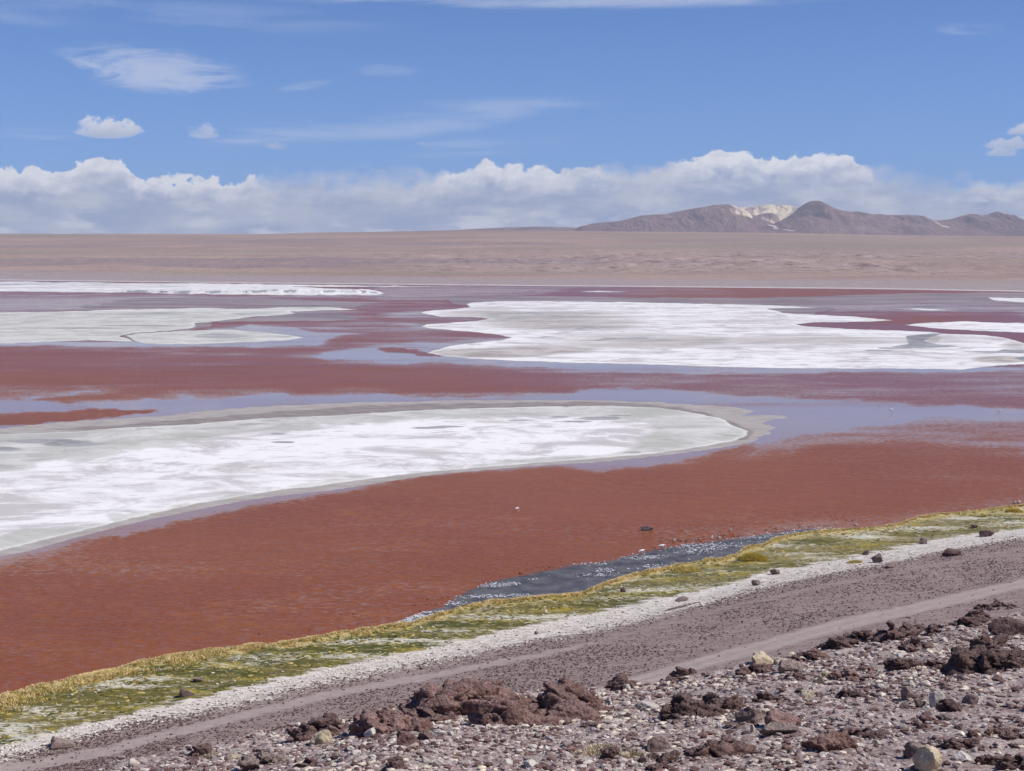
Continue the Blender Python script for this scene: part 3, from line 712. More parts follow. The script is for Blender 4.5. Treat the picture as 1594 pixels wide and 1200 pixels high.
def salt_flat(name, label, poly, mat, h=0.16, ys=4.0, step=2.4, ystep=None, grey=None, dark=None, berg=None, lip=10.0):
    Pn = np.array(poly, float)
    x0, x1 = Pn[:, 0].min() - 12, Pn[:, 0].max() + 12
    y0, y1 = Pn[:, 1].min() - 4, Pn[:, 1].max() + 4
    if ystep is None: ystep = 0.6 if y1 < 600 else 1.1
    px = np.arange(x0, x1, step); py = np.arange(y1, y0, -ystep)
    PX, PY = np.meshgrid(px, py)
    X, Y = at(PX, PY, 0.0)
    x, y = PX.ravel(), PY.ravel()
    jx = x + (fbm2(x * 0.05, y * 0.3, 4) - .5) * 8; jy = y + (fbm2(x * 0.06 + 9, y * 0.4, 4) - .5) * 2.0
    d = sdf(poly, jx, jy, ys, 30)
    z = np.interp(d, [-30, -6, 0, lip, 60], [-0.5, -0.25, 0.02, h, h * 1.3])
    z = z + (fbm2(X.ravel() * 0.25, Y.ravel() * 0.25, 4) - 0.5) * 0.14 * sst(d, 0, 14)
    if berg is not None:
        z = z + berg(x, y, d)
    keep = (d > -8).reshape(PX.shape)
    mask = keep[:-1, :-1] | keep[1:, :-1] | keep[:-1, 1:] | keep[1:, 1:]
    Fc = gridfaces(len(py), len(px), mask)
    used = np.unique(Fc); remap = np.zeros(PX.size, np.int64); remap[used] = np.arange(len(used))
    V = np.stack([X.ravel(), Y.ravel(), z], -1)[used]
    me = new_mesh(name, V, remap[Fc], mat)
    fattr(me, 'inner', d[used])
    gv = np.zeros(x.shape) if grey is None else grey(x, y)
    dv = np.zeros(x.shape) if dark is None else dark(x, y)
    fattr(me, 'grey', gv[used]); fattr(me, 'dark', dv[used])
    o = link(name, me)
    tag(o, label, 'salt flat', kind='structure')
    return o
def blobs(lst):
    def f(x, y):
        r = np.zeros(x.shape)
        for cx, cy, rx, ry, v in lst:
            r = np.maximum(r, v * (1 - sst(((x - cx) / rx) ** 2 + ((y - cy) / ry) ** 2, 0.0, 1.3)))
        return r
    return f
SALT_W = mat_salt(name='white_salt_crust'); SALT_GM = mat_salt(greyish=1.0, name='brownish_salt_crust')
INNER_A = [(-260,790),(0,740),(60,728),(150,715),(240,703),(310,690),(420,675),(560,664),(640,658),(720,655),(900,655),(985,660),(1010,672),(1000,690),(960,703),(880,710),(808,716),(714,724),(600,736),(500,748),(400,764),(300,778),(220,790),(150,808),(60,818),(0,824),(-260,860)]
def greyA(x, y):
    return 0.8 * (1 - sst(sdf(INNER_A, x + (fbm2(x * .012, y * .06, 4) - .5) * 130, y + (fbm2(x * .02 + 5, y * .1, 4) - .5) * 16, 4.0, 70), -34, 18))
darkA = blobs([(60,687,110,5,.75),(110,692,60,6,.8),(430,676,18,2.2,.8),(440,689,28,2.4,.85),(665,667,40,2.2,.75),(695,665,28,2.2,.7),(810,655,32,1.6,.9),(870,650,26,2,.8),(885,657,50,1.8,.75),(940,652,44,4,.85),(965,648,36,3,.8),(0,700,60,5,.6),(985,705,15,1.2,.8)])
salt_flat('salt_flat', 'large white salt flat in the near red water reaching in from the left edge', SALT_A, SALT_W, grey=greyA, dark=darkA)
greyB = lambda x, y: np.maximum(blobs([(880,500,190,20,.72),(770,550,120,9,.95),(760,490,110,12,.6),(980,530,220,16,.62),(1150,500,200,14,.4),(1250,530,200,14,.38),(700,512,30,3,.2),(840,545,120,9,.7),(1440,527,30,9,.9),(1560,560,60,8,.7),(1585,540,40,10,.6)])(x, y), 0.0)
def darkB(x, y):
    r = blobs([(860,490,110,9,.52),(780,495,70,6,.5),(920,512,120,6,.52),(980,528,100,6,.58),(1100,534,45,1.2,.75),(1170,534,40,1,.6),(850,526,25,3,.6),(790,490,70,5,.5),(1215,491,16,3,.5),(1020,548,60,2.5,.5),(1050,553,50,2,.4)])(x, y)
    P1 = [(1388,540),(1415,536),(1410,523),(1435,521),(1480,517),(1450,524),(1437,531.6),(1456,536),(1495,540),(1432,542.5)]
    P2 = [(1345,545.2),(1390,545.4),(1387,547),(1350,547)]
    P3 = [(1487,546.6),(1550,547.6),(1560,544.6),(1700,545),(1700,550),(1550,550)]
    P5 = [(1365,541.6),(1420,541),(1420,543.2),(1370,543.2)]
    P4 = [(1578,558),(1600,554),(1720,553),(1720,562),(1598,563)]
    for p_ in (P1, P2, P3, P4, P5): r = np.maximum(r, sst(sdf(p_, x, y, 4.0, 30), -3, 2))
    return r
salt_flat('salt_flat', 'wide white salt flat with brownish streaks right of centre', SALT_B, SALT_GM, grey=greyB, dark=darkB)
salt_flat('salt_flat', 'white salt tongue reaching in from the right above the wide flat', SALT_C, SALT_W)
salt_flat('salt_flat', 'thin white salt strip on the pale mud at the far right', SALT_D, SALT_W)
salt_flat('salt_flat', 'hair thin salt bar lying in the far red water strip', SALT_N, SALT_W, step=1.5, ystep=0.3)
salt_flat('salt_flat', 'thin broken salt bar above the dark red inlet at the right', SALT_E, SALT_W, step=1.5, ystep=0.3)
gG = lambda x, y: 0.95 - 0.55 * np.exp(-((y - 484) / 3.2) ** 2)
dG = lambda x, y: np.maximum(blobs([(210,489,120,2.2,.55),(250,487,60,1.6,.6),(130,511,90,1.6,.8),(220,507,90,1.6,.75),(380,489,30,1.4,.7),(60,496,60,2,.4)])(x, y), 0)
salt_flat('salt_flat', 'grey green salt flat with winding rims at the left', SALT_G1, SALT_W, grey=gG, dark=dG)
salt_flat('salt_flat', 'small grey salt lobe with a dark stain left of centre', SALT_G2, SALT_W, grey=lambda x, y: 0.9 + 0 * x, dark=blobs([(345,523,60,6,.62)]))
def berg(x, y, d):
    top = np.interp(x, [100, 140, 300, 400, 430, 490, 560, 590], [0, 1.2, 1.8, 3.0, 4.2, 4.5, 3.4, 1.2])
    front = np.interp(x, [-260, 0, 226, 288, 400, 500, 598], [451, 453, 455, 456.5, 458, 458.5, 457])
    n = fbm2(x * 0.11, y * 0.3, 4)
    return top * sst(d + (n - .5) * 6, 0.5, 3.0) * sst(front - y, -0.5, 0.9) * (1 - sst(front - y, 3, 8)) * (0.5 + n)
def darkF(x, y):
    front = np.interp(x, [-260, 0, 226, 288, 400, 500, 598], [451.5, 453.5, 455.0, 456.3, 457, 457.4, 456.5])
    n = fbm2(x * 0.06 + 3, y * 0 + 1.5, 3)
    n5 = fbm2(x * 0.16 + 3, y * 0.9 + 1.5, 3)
    a = np.exp(-((y - front + 1.5 * (n5 - .4)) / 1.0) ** 2) * sst(n * .6 + n5 * .4, 0.47, 0.56) * sst(x, 110, 140) * 1.25  # undercuts along the cliff foot, their shade put into the crust colour
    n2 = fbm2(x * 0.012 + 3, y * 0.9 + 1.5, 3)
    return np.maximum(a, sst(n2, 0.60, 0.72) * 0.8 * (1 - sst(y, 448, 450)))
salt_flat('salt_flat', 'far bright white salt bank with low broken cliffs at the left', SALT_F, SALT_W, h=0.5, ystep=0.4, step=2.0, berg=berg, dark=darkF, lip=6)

# ------------------------------------------------------------------ far shore and plain
COASTL = [(-260,435),(0,436.5),(400,441),(800,444.8),(1200,448.3),(1370,450),(1500,452.5),(1594,454),(1860,456)]
FCREST = [(-260,364),(0,364),(250,364),(400,364.5),(460,363),(560,361),(700,358.5),(860,359.5),(1000,361),(1200,362),(1400,366),(1594,368),(1860,369)]
def build_far():
    px = np.concatenate([np.linspace(-4000, -300, 30), np.arange(-260, 1861, 3.4), np.linspace(1900, 5600, 30)])
    t0 = (px - 797) / F
    a = np.array(COASTL); _tc, _ = ray(a[:, 0], a[:, 1]); _Yc = depth_of(a[:, 0], a[:, 1], 0.0)
    a = np.array(FCREST); tf, ef = ray(a[:, 0], a[:, 1])
    Yr = [2150.0]
    while Yr[-1] < 9100: Yr.append(Yr[-1] * 1.0062)
    Yr = np.concatenate([Yr, np.linspace(9200, 19000, 34)])
    T, Y = np.meshgrid(t0, Yr); X = T * Y
    Yco = np.interp(T, _tc, _Yc)
    ec = np.interp(T, tf, ef)
    def e_of(py):
        b = (600 - py) / F
        return (-SP + b * CP) / (CP + b * SP)
    keysY = np.array([3900, 4500, 5300, 6300, 7600]); keysP = np.array([428, 418, 405, 392, 378])
    z = np.zeros(Y.shape)
    u = np.log(np.maximum(Y, 1))
    # elevation angle as a smooth function of log depth
    knots = np.log(np.concatenate([keysY, [9000, 19000]]))
    e_k = e_of(keysP.astype(float))
    for i in range(Y.shape[1]):
        ecr = ec[0, i]
        ks = np.concatenate([[math.log(Yco[0, i])], knots]); 
        es = np.concatenate([[-CAMZ / Yco[0, i]], e_k, [ecr, ecr - 0.0016]])
        z[:, i] = CAMZ + np.interp(u[:, i], ks, es) * Y[:, i]
    z = np.where(Y < Yco, (Y - Yco) * 0.02, z)
    rel = sst(Y - Yco, 300, 1500)
    band = sst(Y, 3700, 4500) * (1 - sst(Y, 5600, 7000)) * (0.45 + 0.55 * sst(X / Y, -0.12, 0.12))
    z = z + rel * (fbm2(X * 0.0016, Y * 0.0016, 5) - 0.5) * 26 * (1 - 0.75 * sst(Y, 7000, 8800))
    rr = ridge2(X * 0.0045 + 3, Y * 0.003, 5, 0.6)
    z = z + band * (rr - 0.5) * 22
    z = z + sst(Y - Yco, 0, 60) * 0.8
    me = new_mesh('plain', np.stack([X, Y, z], -1).reshape(-1, 3), gridfaces(len(Yr), len(px)), mat_far())
    fattr(me, 'band', band * (0.25 + 0.75 * sst(fbm2(X * 0.0012, Y * 0.002 + 7, 4), 0.38, 0.54))); fattr(me, 'coast', (1 - sst(Y - Yco - 250 * (fbm2(X * 0.001, Y * 0.001, 3)), 300, 900)))
    fattr(me, 'rim', np.exp(-((Y - Yco - 25) / 45) ** 2))
    tag(link('plain', me), 'long dusty pinkish desert plain rising beyond the lake', 'plain', kind='structure')
build_far()

def mountain(label, sil, Y0, wf, mat, base=356, pale=None, seed=0, rgh=1.0, name='mountain'):
    a = np.array(sil, float)
    x0, x1 = a[:, 0].min(), a[:, 0].max()
    px = np.arange(x0, x1 + 0.1, 2.0)
    H = np.interp(px, a[:, 0], a[:, 1])
    # soften the corners of the trace a little
    H = np.convolve(np.pad(H, 2, 'edge'), [.05, .2, .5, .2, .05], 'valid')
    t, e = ray(px, H); zt = CAMZ + e * Y0
    _, eb = ray(px, np.full(px.shape, base + 12.0)); zb = CAMZ + eb * Y0
    yo = np.linspace(-1, 1, 90)
    rows = []
    for r in yo:
        rows.append(r)
    Rr, PXg = np.meshgrid(yo, px, indexing='ij')
    hz = np.maximum(zt - zb, 1)[None, :]
    W = wf
    Yg = Y0 + Rr * W
    Xg = (t[None, :]) * Y0 + 0 * Rr
    prof = np.clip(1 - np.abs(Rr), 0, 1)
    prof = prof ** 1.25 * 0.55 + sst(prof, 0, 1) * 0.45
    # ravines running down the flanks
    rv = ridge2(Xg * 0.0032 + seed * 3.1 + (fbm2(Xg * .002, Yg * .002, 3) - .5) * 1.5, Yg * 0.0007 + seed, 5, 0.55)
    fl = np.clip(np.abs(Rr) * 3, 0, 1) * np.clip((1 - np.abs(Rr)) * 4, 0, 1)
    z = zb[None, :] + hz * prof * (1 + rgh * 0.85 * fl * (rv - 0.62)) + (fbm2(Xg * 0.006, Yg * 0.006, 4) - .5) * 10 * rgh * fl
    z = z - 30 * (1 - sst(prof, 0, 0.08))
    # keep the ridge line from climbing above its own silhouette
    me = new_mesh(name, np.stack([Xg, Yg, z], -1).reshape(-1, 3), gridfaces(len(yo), len(px)), mat)
    pv = np.zeros(Xg.shape) if pale is None else pale(PXg, Rr, (z - zb) / hz)
    fattr(me, 'pale', pv)
    o = link(name, me)
    return tag(o, label, 'mountain', kind='structure')
MB = mat_mountain('purple_brown_mountain', (0.215, 0.132, 0.126), (0.34, 0.215, 0.185))
MC = mat_mountain('cream_mineral_slopes', (0.24, 0.16, 0.14), (0.33, 0.23, 0.19))
mountain('broad rounded brown mountain left of the cream slopes', [(888,364),(900,353),(925,347.5),(960,344.5),(980,340),(998,335),(1020,333.5),(1038,333),(1050,329.5),(1075,325),(1100,321),(1112,318.5),(1135,317.5),(1145,320.5),(1155,326),(1168,332),(1182,338),(1198,346),(1212,355),(1222,364)], 14900, 1500, MB,
         pale=lambda x, r, h: 0.75 * np.exp(-((x - 1152) / 16) ** 2) * sst(h, 0.45, 0.8) + 0.1, seed=1)
mountain('bright cream mineral slopes between the two brown mountains', [(1120,364),(1132,330),(1145,323.5),(1160,322),(1178,321),(1188,320),(1196,317.5),(1206,318.5),(1222,318.5),(1236,321),(1246,328),(1256,345),(1262,364)], 16600, 1500, MC,
         pale=lambda x, r, h: 0.85 + 0 * x, seed=2, rgh=1.2)
mountain('small brown spur in front of the cream slopes', [(1158,364),(1170,342),(1180,334),(1192,331.5),(1204,331),(1212,336),(1222,345),(1236,352),(1246,364)], 15700, 700, MC,
         pale=lambda x, r, h: 0.30 + 0.55 * sst(x, 1205, 1225), seed=3, rgh=1.2)
mountain('steep flat topped brown peak right of the cream slopes', [(1170,368),(1200,350),(1225,338),(1238,330),(1246,322),(1254,316.5),(1262,312.5),(1275,312),(1284,317),(1294,322.5),(1308,327),(1325,329.5),(1336,329),(1350,332),(1370,337.5),(1395,343),(1425,352),(1450,366)], 15400, 1500, MB,
         pale=lambda x, r, h: 0.22 * np.exp(-((x - 1255) / 22) ** 2) * sst(h, .3, .6), seed=4)
mountain('smooth grey foothill below the flat topped peak', [(1180,368),(1192,352),(1215,344),(1240,339),(1268,337),(1290,341),(1315,350),(1340,360),(1350,368)], 14500, 900, MB, base=360, seed=5, rgh=0.5, name='foothill')
mountain('long brown ridge with two small summits at the right', [(1280,368),(1310,352),(1335,340),(1355,334),(1368,333),(1385,334.5),(1415,334),(1430,336),(1442,341),(1452,343.5),(1480,341),(1496,336),(1512,332.5),(1524,334.5),(1536,334),(1552,328.5),(1564,333),(1578,337),(1590,340.5),(1620,342),(1680,340),(1760,348),(1860,364)], 15900, 1400, MB,
         pale=lambda x, r, h: 0.6 * np.exp(-((x - 1523) / 8) ** 2) * sst(h, .5, .8) + 0.7 * np.exp(-((x - 1446) / 6) ** 2) * sst(h, .3, .6) + .4 * np.exp(-((x - 1573) / 6) ** 2) * sst(h, .5, .8), seed=6)
mountain('low grey hills in front of the long right hand ridge', [(1300,368),(1330,356),(1360,348),(1400,344),(1440,350),(1480,355),(1540,357),(1600,356),(1700,360),(1860,368)], 14600, 900, MB, base=362, seed=7, rgh=0.5, name='foothill')
mountain('low dark distant ridge left of the mountains', [(680,360),(740,356),(790,354),(840,352.5),(880,353.5),(920,356),(960,362)], 17500, 900, MB, base=352, seed=8, rgh=0.4, name='distant_ridge')
# ravine outwash fan at the foot of the cream slopes
def fan():
    pts = [(1185,358.6),(1190,357),(1200,356),(1206,355),(1203,352.5),(1194,350.5),(1196,349.4),(1208,351.6),(1209,354),(1212,356.3),(1228,357.6),(1240,359),(1215,359.4)]
    V = []; 
    for x, y in pts:
        t, e = ray(x, y); Y = 13900 + (359.4 - y) * 25
        V.append((float(t) * Y, Y, CAMZ + float(e) * Y))
    V = np.array(V); n = len(V)
    me = bpy.data.meshes.new('wash'); 
    V2 = V.copy(); V2[:, 1] += 8; V2[:, 2] -= 25
    me.from_pydata([tuple(v) for v in V] + [tuple(v) for v in V2], [], [tuple(range(n))[::-1]] + [(i, (i + 1) % n, n + (i + 1) % n, n + i) for i in range(n)])
    m, g, b = material('pale_wash_gravel'); g.put(b.inputs['Base Color'], g.mix(g.noise(g.pos(), 0.02, 5), (0.6, 0.48, 0.44), (0.85, 0.72, 0.66)))
    me.materials.append(m)
    tag(link('wash', me), 'pale gravel wash running out below the cream slopes', 'gravel wash', kind='structure')
fan()

# ------------------------------------------------------------------ rocks
import bmesh
def ico(sub):
    bm = bmesh.new(); bmesh.ops.create_icosphere(bm, subdivisions=sub, radius=1.0)
    V = np.array([v.co[:] for v in bm.verts]); Fc = np.array([[v.index for v in f.verts] for f in bm.faces]); bm.free()
    return V, Fc
ICO = {k: ico(k) for k in (1, 2, 3, 4, 5)}
def rock_shape(seed, sub=4, planes=9, rough=0.22, craggy=0.3, fl=0.7, dmin=0.45):
    r = np.random.default_rng(seed)
    V, Fc = ICO[sub]; V = V.copy()
    base = V.copy()
    for _ in range(planes):
        n = r.normal(size=3); n /= np.linalg.norm(n); d = r.uniform(dmin, 0.85)
        k = V @ n - d; k = np.maximum(k, 0); V = V - k[:, None] * n * 0.94
    off = r.uniform(0, 90, 3)
    a = fbm3(V * 1.6 + off, 5, 0.6) - 0.5
    b = 1 - np.abs(2 * fbm3(V * 2.6 + off + 7, 4, 0.6) - 1)
    V = V * (1 + rough * a * 2 + craggy * (b - 0.8))[:, None]
    if sub >= 4 and craggy > 0.3:
        q = fbm3(V * 6 + off, 3, 0.6) - 0.5
        V = V + base * (q * craggy * 0.55)[:, None]
    V[:, 2] *= fl
    V[:, 2] -= V[:, 2].min() * 0.55
    return V, Fc
VOLC = mat_rock('volcanic_rock', (0.085, 0.047, 0.042), (0.205, 0.125, 0.112), (0.36, 0.265, 0.24), 1.0, 3.4)
VOLR = mat_rock('reddish_volcanic_rock', (0.15, 0.080, 0.067), (0.29, 0.172, 0.148), (0.44, 0.315, 0.285), 1.0, 3.4)
GREYR = mat_rock('grey_stone', (0.16, 0.112, 0.096), (0.29, 0.215, 0.188), (0.44, 0.36, 0.32), 0.8, 3.0)
PALE = mat_rock('pale_stone', (0.36, 0.31, 0.27), (0.58, 0.52, 0.46), (0.74, 0.68, 0.62), 0.5, 3.0)
CREAM = mat_rock('cream_yellow_stone', (0.37, 0.29, 0.19), (0.60, 0.50, 0.35), (0.72, 0.63, 0.48), 0.6, 4.0)
DARKR = mat_rock('wet_dark_rock', (0.035, 0.025, 0.025), (0.08, 0.06, 0.06), (0.22, 0.17, 0.15), 0.8, 2.0)
def pile_shape(seed, n, wd, dp, ht, sub=3):
    """a crumbly outcrop: many angular clods grown together in one mound"""
    r = np.random.default_rng(seed); Vs = []; Fs = []; k0 = 0
    for i in range(n):
        u = r.uniform(-1, 1); w_ = r.uniform(-1, 1) * math.sqrt(max(0, 1 - u * u))
        top = (1 - 0.55 * u * u - 0.35 * w_ * w_) * r.uniform(0.45, 1.0)
        sz = r.uniform(0.16, 0.40) * ht * (1.55 if i < n * 0.3 else 1.0)
        V, Fc = rock_shape(seed * 31 + i, sub if i >= n * .35 else 4, planes=10, rough=0.40, craggy=0.75, fl=1.0)
        V = V * [sz * r.uniform(.9, 1.7), sz * r.uniform(.8, 1.3), sz * r.uniform(.6, 1.0)]
        a = r.uniform(-.5, .5); tl = r.uniform(-.35, .35)
        x = V[:, 0] * math.cos(a) - V[:, 1] * math.sin(a); y = V[:, 0] * math.sin(a) + V[:, 1] * math.cos(a); z = V[:, 2] + x * tl
        V = np.stack([x + u * wd * 0.82, y + w_ * dp * 0.8, z + max(0, top * ht - sz * 1.15)], -1)
        Vs.append(V); Fs.append(Fc + k0); k0 += len(V)
    return np.concatenate(Vs), np.concatenate(Fs)
def rock(name, label, cat, px, py, wpx, hpx, mat, seed, sub=4, craggy=0.35, rough=0.22, rot=None, depthf=1.0, group=None, fl=0.8, sink=0.25, water=False, pile=False):
    """px,py = middle of the foot in the photo; wpx,hpx = seen width and height"""
    if water: X, Y = (float(q) for q in at(px, py, 0.0)); Z = 0.0
    else: X, Y, Z = drop(px, py)
    m_per = math.hypot(Y, CAMZ - Z) / F
    w = wpx * m_per / 2; h = hpx * m_per
    V, Fc = rock_shape(seed, sub, planes=9 if craggy > .3 else 16, rough=rough, craggy=craggy, fl=fl, dmin=0.45 if craggy > .3 else 0.38)
    V = V / np.array([np.abs(V[:, 0]).max(), np.abs(V[:, 1]).max(), 1])
    V[:, 2] = V[:, 2] - V[:, 2].min()
    V[:, 2] = V[:, 2] / V[:, 2].max() * (1 + sink) - sink
    V = V * [w, w * depthf, h]
    if pile: V, Fc = pile_shape(seed, max(10, int(wpx / 3.4)), w, w * depthf, h); V[:, 2] -= h * 0.18
    me = new_mesh(name, V, Fc, mat, smooth=sub >= 4)
    o = link(name, me)
    o.location = (X, Y + w * depthf * 0.4, float(ground_z(X, Y + w * depthf * 0.4)) if not water else -0.02)
    if not water and abs(o.location.z - Z) > 0.6: o.location.z = Z
    o.rotation_euler.z = rot if rot is not None else random.uniform(-0.3, 0.3)
    tag(o, label, cat, group)
    return o
L = [  # the landmark outcrops along the broken rim and on the slope
 ('lava_outcrop','large reddish lava outcrop with a black hollow under its left side',708,1106,150,60,VOLR,.62),
 ('lava_outcrop','reddish crumbly outcrop left of the largest one on the rim',604,1140,120,46,VOLR,.62),
 ('lava_outcrop','low dark jagged outcrop at the left of the rim chain',505,1148,100,38,VOLC,.7),
 ('lava_outcrop','small jagged outcrop below and right of the largest red one',672,1126,80,32,VOLC,.7),
 ('lava_outcrop','rugged lava block in the middle of the rim between two higher ones',795,1125,130,52,VOLR,.66),
 ('lava_outcrop','pointed reddish outcrop rising highest in the centre of the rim',882,1112,120,62,VOLR,.7),
 ('lava_outcrop','low reddish ledge with a dark crack at its foot right of the pointed outcrop',905,1124,120,30,VOLR,.45),
 ('volcanic_rock','lone knobbly rock standing on the rim against the sand track',977,1072,38,26,VOLC,.6),
 ('volcanic_rock','small dark rock with a black hollow on the rim beside the track',1038,1062,40,14,VOLC,.6),
 ('volcanic_rock','upright dark knob on the rim right of the little hollow rock',1062,1052,34,20,VOLC,.6),
 ('lava_outcrop','long tilted lava slab with a shaded ragged front edge',1090,1116,128,44,VOLC,.5),
 ('volcanic_rock','grey slaty rock beside the long tilted slab',1172,1124,52,24,GREYR,.4),
 ('volcanic_rock','flat red lava slab lying on a paler slab',1216,1127,66,20,VOLR,.4),
 ('volcanic_rock','pale brown slab underneath the flat red one',1212,1141,64,14,GREYR,.25),
 ('volcanic_rock','tall reddish weathered block with deep furrows low in the middle',1126,1178,56,50,VOLR,.66),
 ('lava_outcrop','wide reddish pitted outcrop low right of the furrowed block',1298,1166,72,32,VOLR,.6),
 ('volcanic_rock','dark red rock in the bottom foreground right of the pitted outcrop',1350,1152,70,22,VOLC,.6),
 ('volcanic_rock','sloping reddish rock at the rim above the cream stones',1262,1026,60,26,VOLC,.55),
 ('volcanic_rock','spiky dark rock on the rim beside the track at the right',1303,1010,44,34,VOLC,.75),
 ('volcanic_rock','low dark ridge rock on the rim right of the spiky rock',1352,1000,72,24,VOLC,.6),
 ('volcanic_rock','dark rock on the rim with a cleft in its left end',1392,996,54,34,VOLC,.65),
 ('volcanic_rock','low dark rocks at the end of the rim chain near the track bend',1446,988,74,20,VOLC,.65),
 ('volcanic_rock','blocky dark rock just inside the rim above the gravel patch',1428,1010,36,28,VOLC,.55),
 ('volcanic_rock','rounded dark twin rock left of the big clod near the right edge',1504,976,44,22,VOLC,.6),
 ('volcanic_rock','big dark clod standing out near the right end of the rim',1528,970,38,30,VOLC,.6),
 ('lava_outcrop','thin dark ledge close under the right end of the track',1560,948,86,12,VOLC,.6),
 ('lava_outcrop','large dark layered ledge at the right edge of the photo',1562,1044,130,52,VOLC,.55),
 ('lava_outcrop','smooth topped dark block above the large ledge at the right edge',1572,988,66,28,VOLC,.4),
 ('volcanic_rock','dark block behind the large ledge with a pale gap beside it',1548,1008,60,30,VOLC,.55),
 ('volcanic_rock','dark angular rock with a black foot right of the red streak ledge',1408,1042,48,26,VOLC,.5),
 ('lava_outcrop','reddish low ledge streaking left from the dark angular rock',1345,1056,100,22,VOLR,.6),
 ('volcanic_rock','low dark rocks joining the angular rock and the large ledge',1464,1042,66,16,VOLC,.6),
 ('volcanic_rock','dark rounded rock left of the pale gravel below the red ledge',1330,1086,34,16,VOLC,.5),
 ('volcanic_rock','dark rock with a black notch in the upper middle of the slope',1174,1052,44,24,VOLC,.6),
 ('volcanic_rock','grey brown slab under the cream ledge near the rim',1232,1046,56,22,GREYR,.4),
 ('volcanic_rock','grey brown rock in the middle of the slope below the cream ledge',1240,1058,40,16,VOLC,.5),
 ('volcanic_rock','low brown rock among cream stones in the upper slope',1196,1094,46,20,VOLC,.5),
 ('volcanic_rock','reddish brown flat rock under the pale round stones',1446,1128,44,14,VOLR,.5),
 ('volcanic_rock','dark cube like rock right of the pale round stones',1480,1108,36,22,VOLC,.5),
 ('volcanic_rock','brown rock jutting at the very right edge low down',1588,1152,40,24,VOLC,.5),
 ('volcanic_rock','dark rock with a black hollow in the bottom right corner',1588,1196,60,26,VOLC,.6),
 ('volcanic_rock','jagged brown boulder at the lower left end of the rocks',308,1176,30,26,VOLC,.6),
 ('volcanic_rock','cracked brown slab left of the yellow stone',415,1192,48,28,GREYR,.5),
 ('volcanic_rock','round brown rock in the gravel below the rim hollow',630,1162,42,26,VOLR,.45),
 ('volcanic_rock','squat brown rock just right of the round brown rock',664,1154,30,18,VOLC,.45),
 ('volcanic_rock','brown rock at the bottom edge left of centre',612,1198,36,22,VOLC,.5),
 ('volcanic_rock','dark red rocks at the bottom edge near the left of the gravel',488,1194,50,22,VOLC,.55),
 ('volcanic_rock','faceted grey brown rock right of the dry straw tuft',1022,1172,44,26,GREYR,.4),
 ('volcanic_rock','brown angular rock at the bottom centre below the straw tuft',948,1184,30,20,VOLC,.5),
 ('volcanic_rock','dark low rock left of the furrowed block at the bottom',1050,1186,52,20,VOLC,.5),
 ('volcanic_rock','dark rock at the bottom edge under the furrowed block',1030,1200,44,16,VOLC,.5),
 ('volcanic_rock','low grey rock resting against the cream boulder at the bottom',1428,1180,46,26,GREYR,.4),
 ('volcanic_rock','low brown outcrop right of the cream boulder',1500,1168,70,20,VOLC,.55),
 ('volcanic_rock','low reddish outcrop near the right edge in the lower slope',1546,1146,80,16,VOLR,.55),
 ('volcanic_rock','dark rocks beside the bottom right hollow',1548,1192,50,22,VOLC,.6),
 ('cream_boulder','large cream yellow boulder at the bottom edge in the right half',1446,1204,46,40,CREAM,.36),
 ('pale_stone','pale rounded stone standing on the brown rock in the right half',1458,1100,26,26,PALE,.25),
 ('pale_stone','brown grey egg shaped stone left of the pale rounded one',1413,1088,22,20,GREYR,.12),
 ('pale_stone','small brown egg shaped stone touching the pale rounded one',1433,1102,22,14,GREYR,.12),
 ('pale_stone','brown stone with a pale foot right of the pale rounded one',1512,1096,28,16,GREYR,.2),
 ('pale_stone','pale triangular stone leaning on the large ledge',1519,1038,32,26,GREYR,.2),
 ('pale_stone','white chip beside the pale triangular stone',1538,1040,16,12,PALE,.2),
 ('pale_stone','cream yellow knobbly stone left in the gravel below the rim',497,1160,38,22,CREAM,.4),
 ('pale_stone','white blocky stone under the rim hollow on the left',576,1148,20,14,PALE,.3),
 ('pale_stone','cream stone below the dry straw tuft',975,1182,18,10,CREAM,.2),
 ('pale_stone','white oval stone left of the reddish flat rock',1404,1136,16,9,PALE,.15),
 ('pale_stone','long pink grey stone lying right of the reddish flat rock',1474,1120,36,10,GREYR,.2),
 ('pale_stone','flat white slab in the lower right gravel',1500,1184,40,12,PALE,.3),
 ('pale_stone','white stone in the gravel at the bottom left end of the rocks',206,1194,20,12,PALE,.3),
 ('pale_stone','flat cream slab in the lower left gravel',361,1183,26,7,CREAM,.2),
 ('pale_stone','cream ledge stone on the rim beside the track',1186,1034,42,16,CREAM,.3),
 ('pale_stone','flat cream stone on the rim right of the cream ledge',1220,1034,28,9,CREAM,.3),
 ('pale_stone','cream angular stone right of the dark block in the upper slope',1256,1088,24,13,CREAM,.25),
 ('pale_stone','leaning cream chip in the upper slope near the rim',1276,1064,14,14,CREAM,.2),
 ('pale_stone','cream stone near the rim below the sloping reddish rock',1286,1054,16,11,CREAM,.2),
 ('pale_stone','white rubbly stones at the left foot of the long tilted slab',1010,1104,40,14,PALE,.4),
 ('pale_stone','pale stone on the near side of the lone knobbly rock',976,1074,16,10,PALE,.3),
 ('pale_stone','pale smooth stone at the foot of the rim with yellow moss beside it',822,1122,22,18,GREYR,.15),
 ('pale_stone','white stone at the bottom edge right of the left outcrops',682,1194,18,12,PALE,.2),
 ('pale_stone','white stone at the bottom edge left of the centre',662,1190,14,9,PALE,.2),
 ('pale_stone','pale stone at the bottom edge near the centre left',825,1196,22,12,PALE,.2),
 ('pale_stone','pale stone with a dark shadow just left of the bottom centre',792,1190,18,9,PALE,.2),
 ('pale_stone','small white upright stone below the flat red slab',1171,1140,9,12,PALE,.2),
]
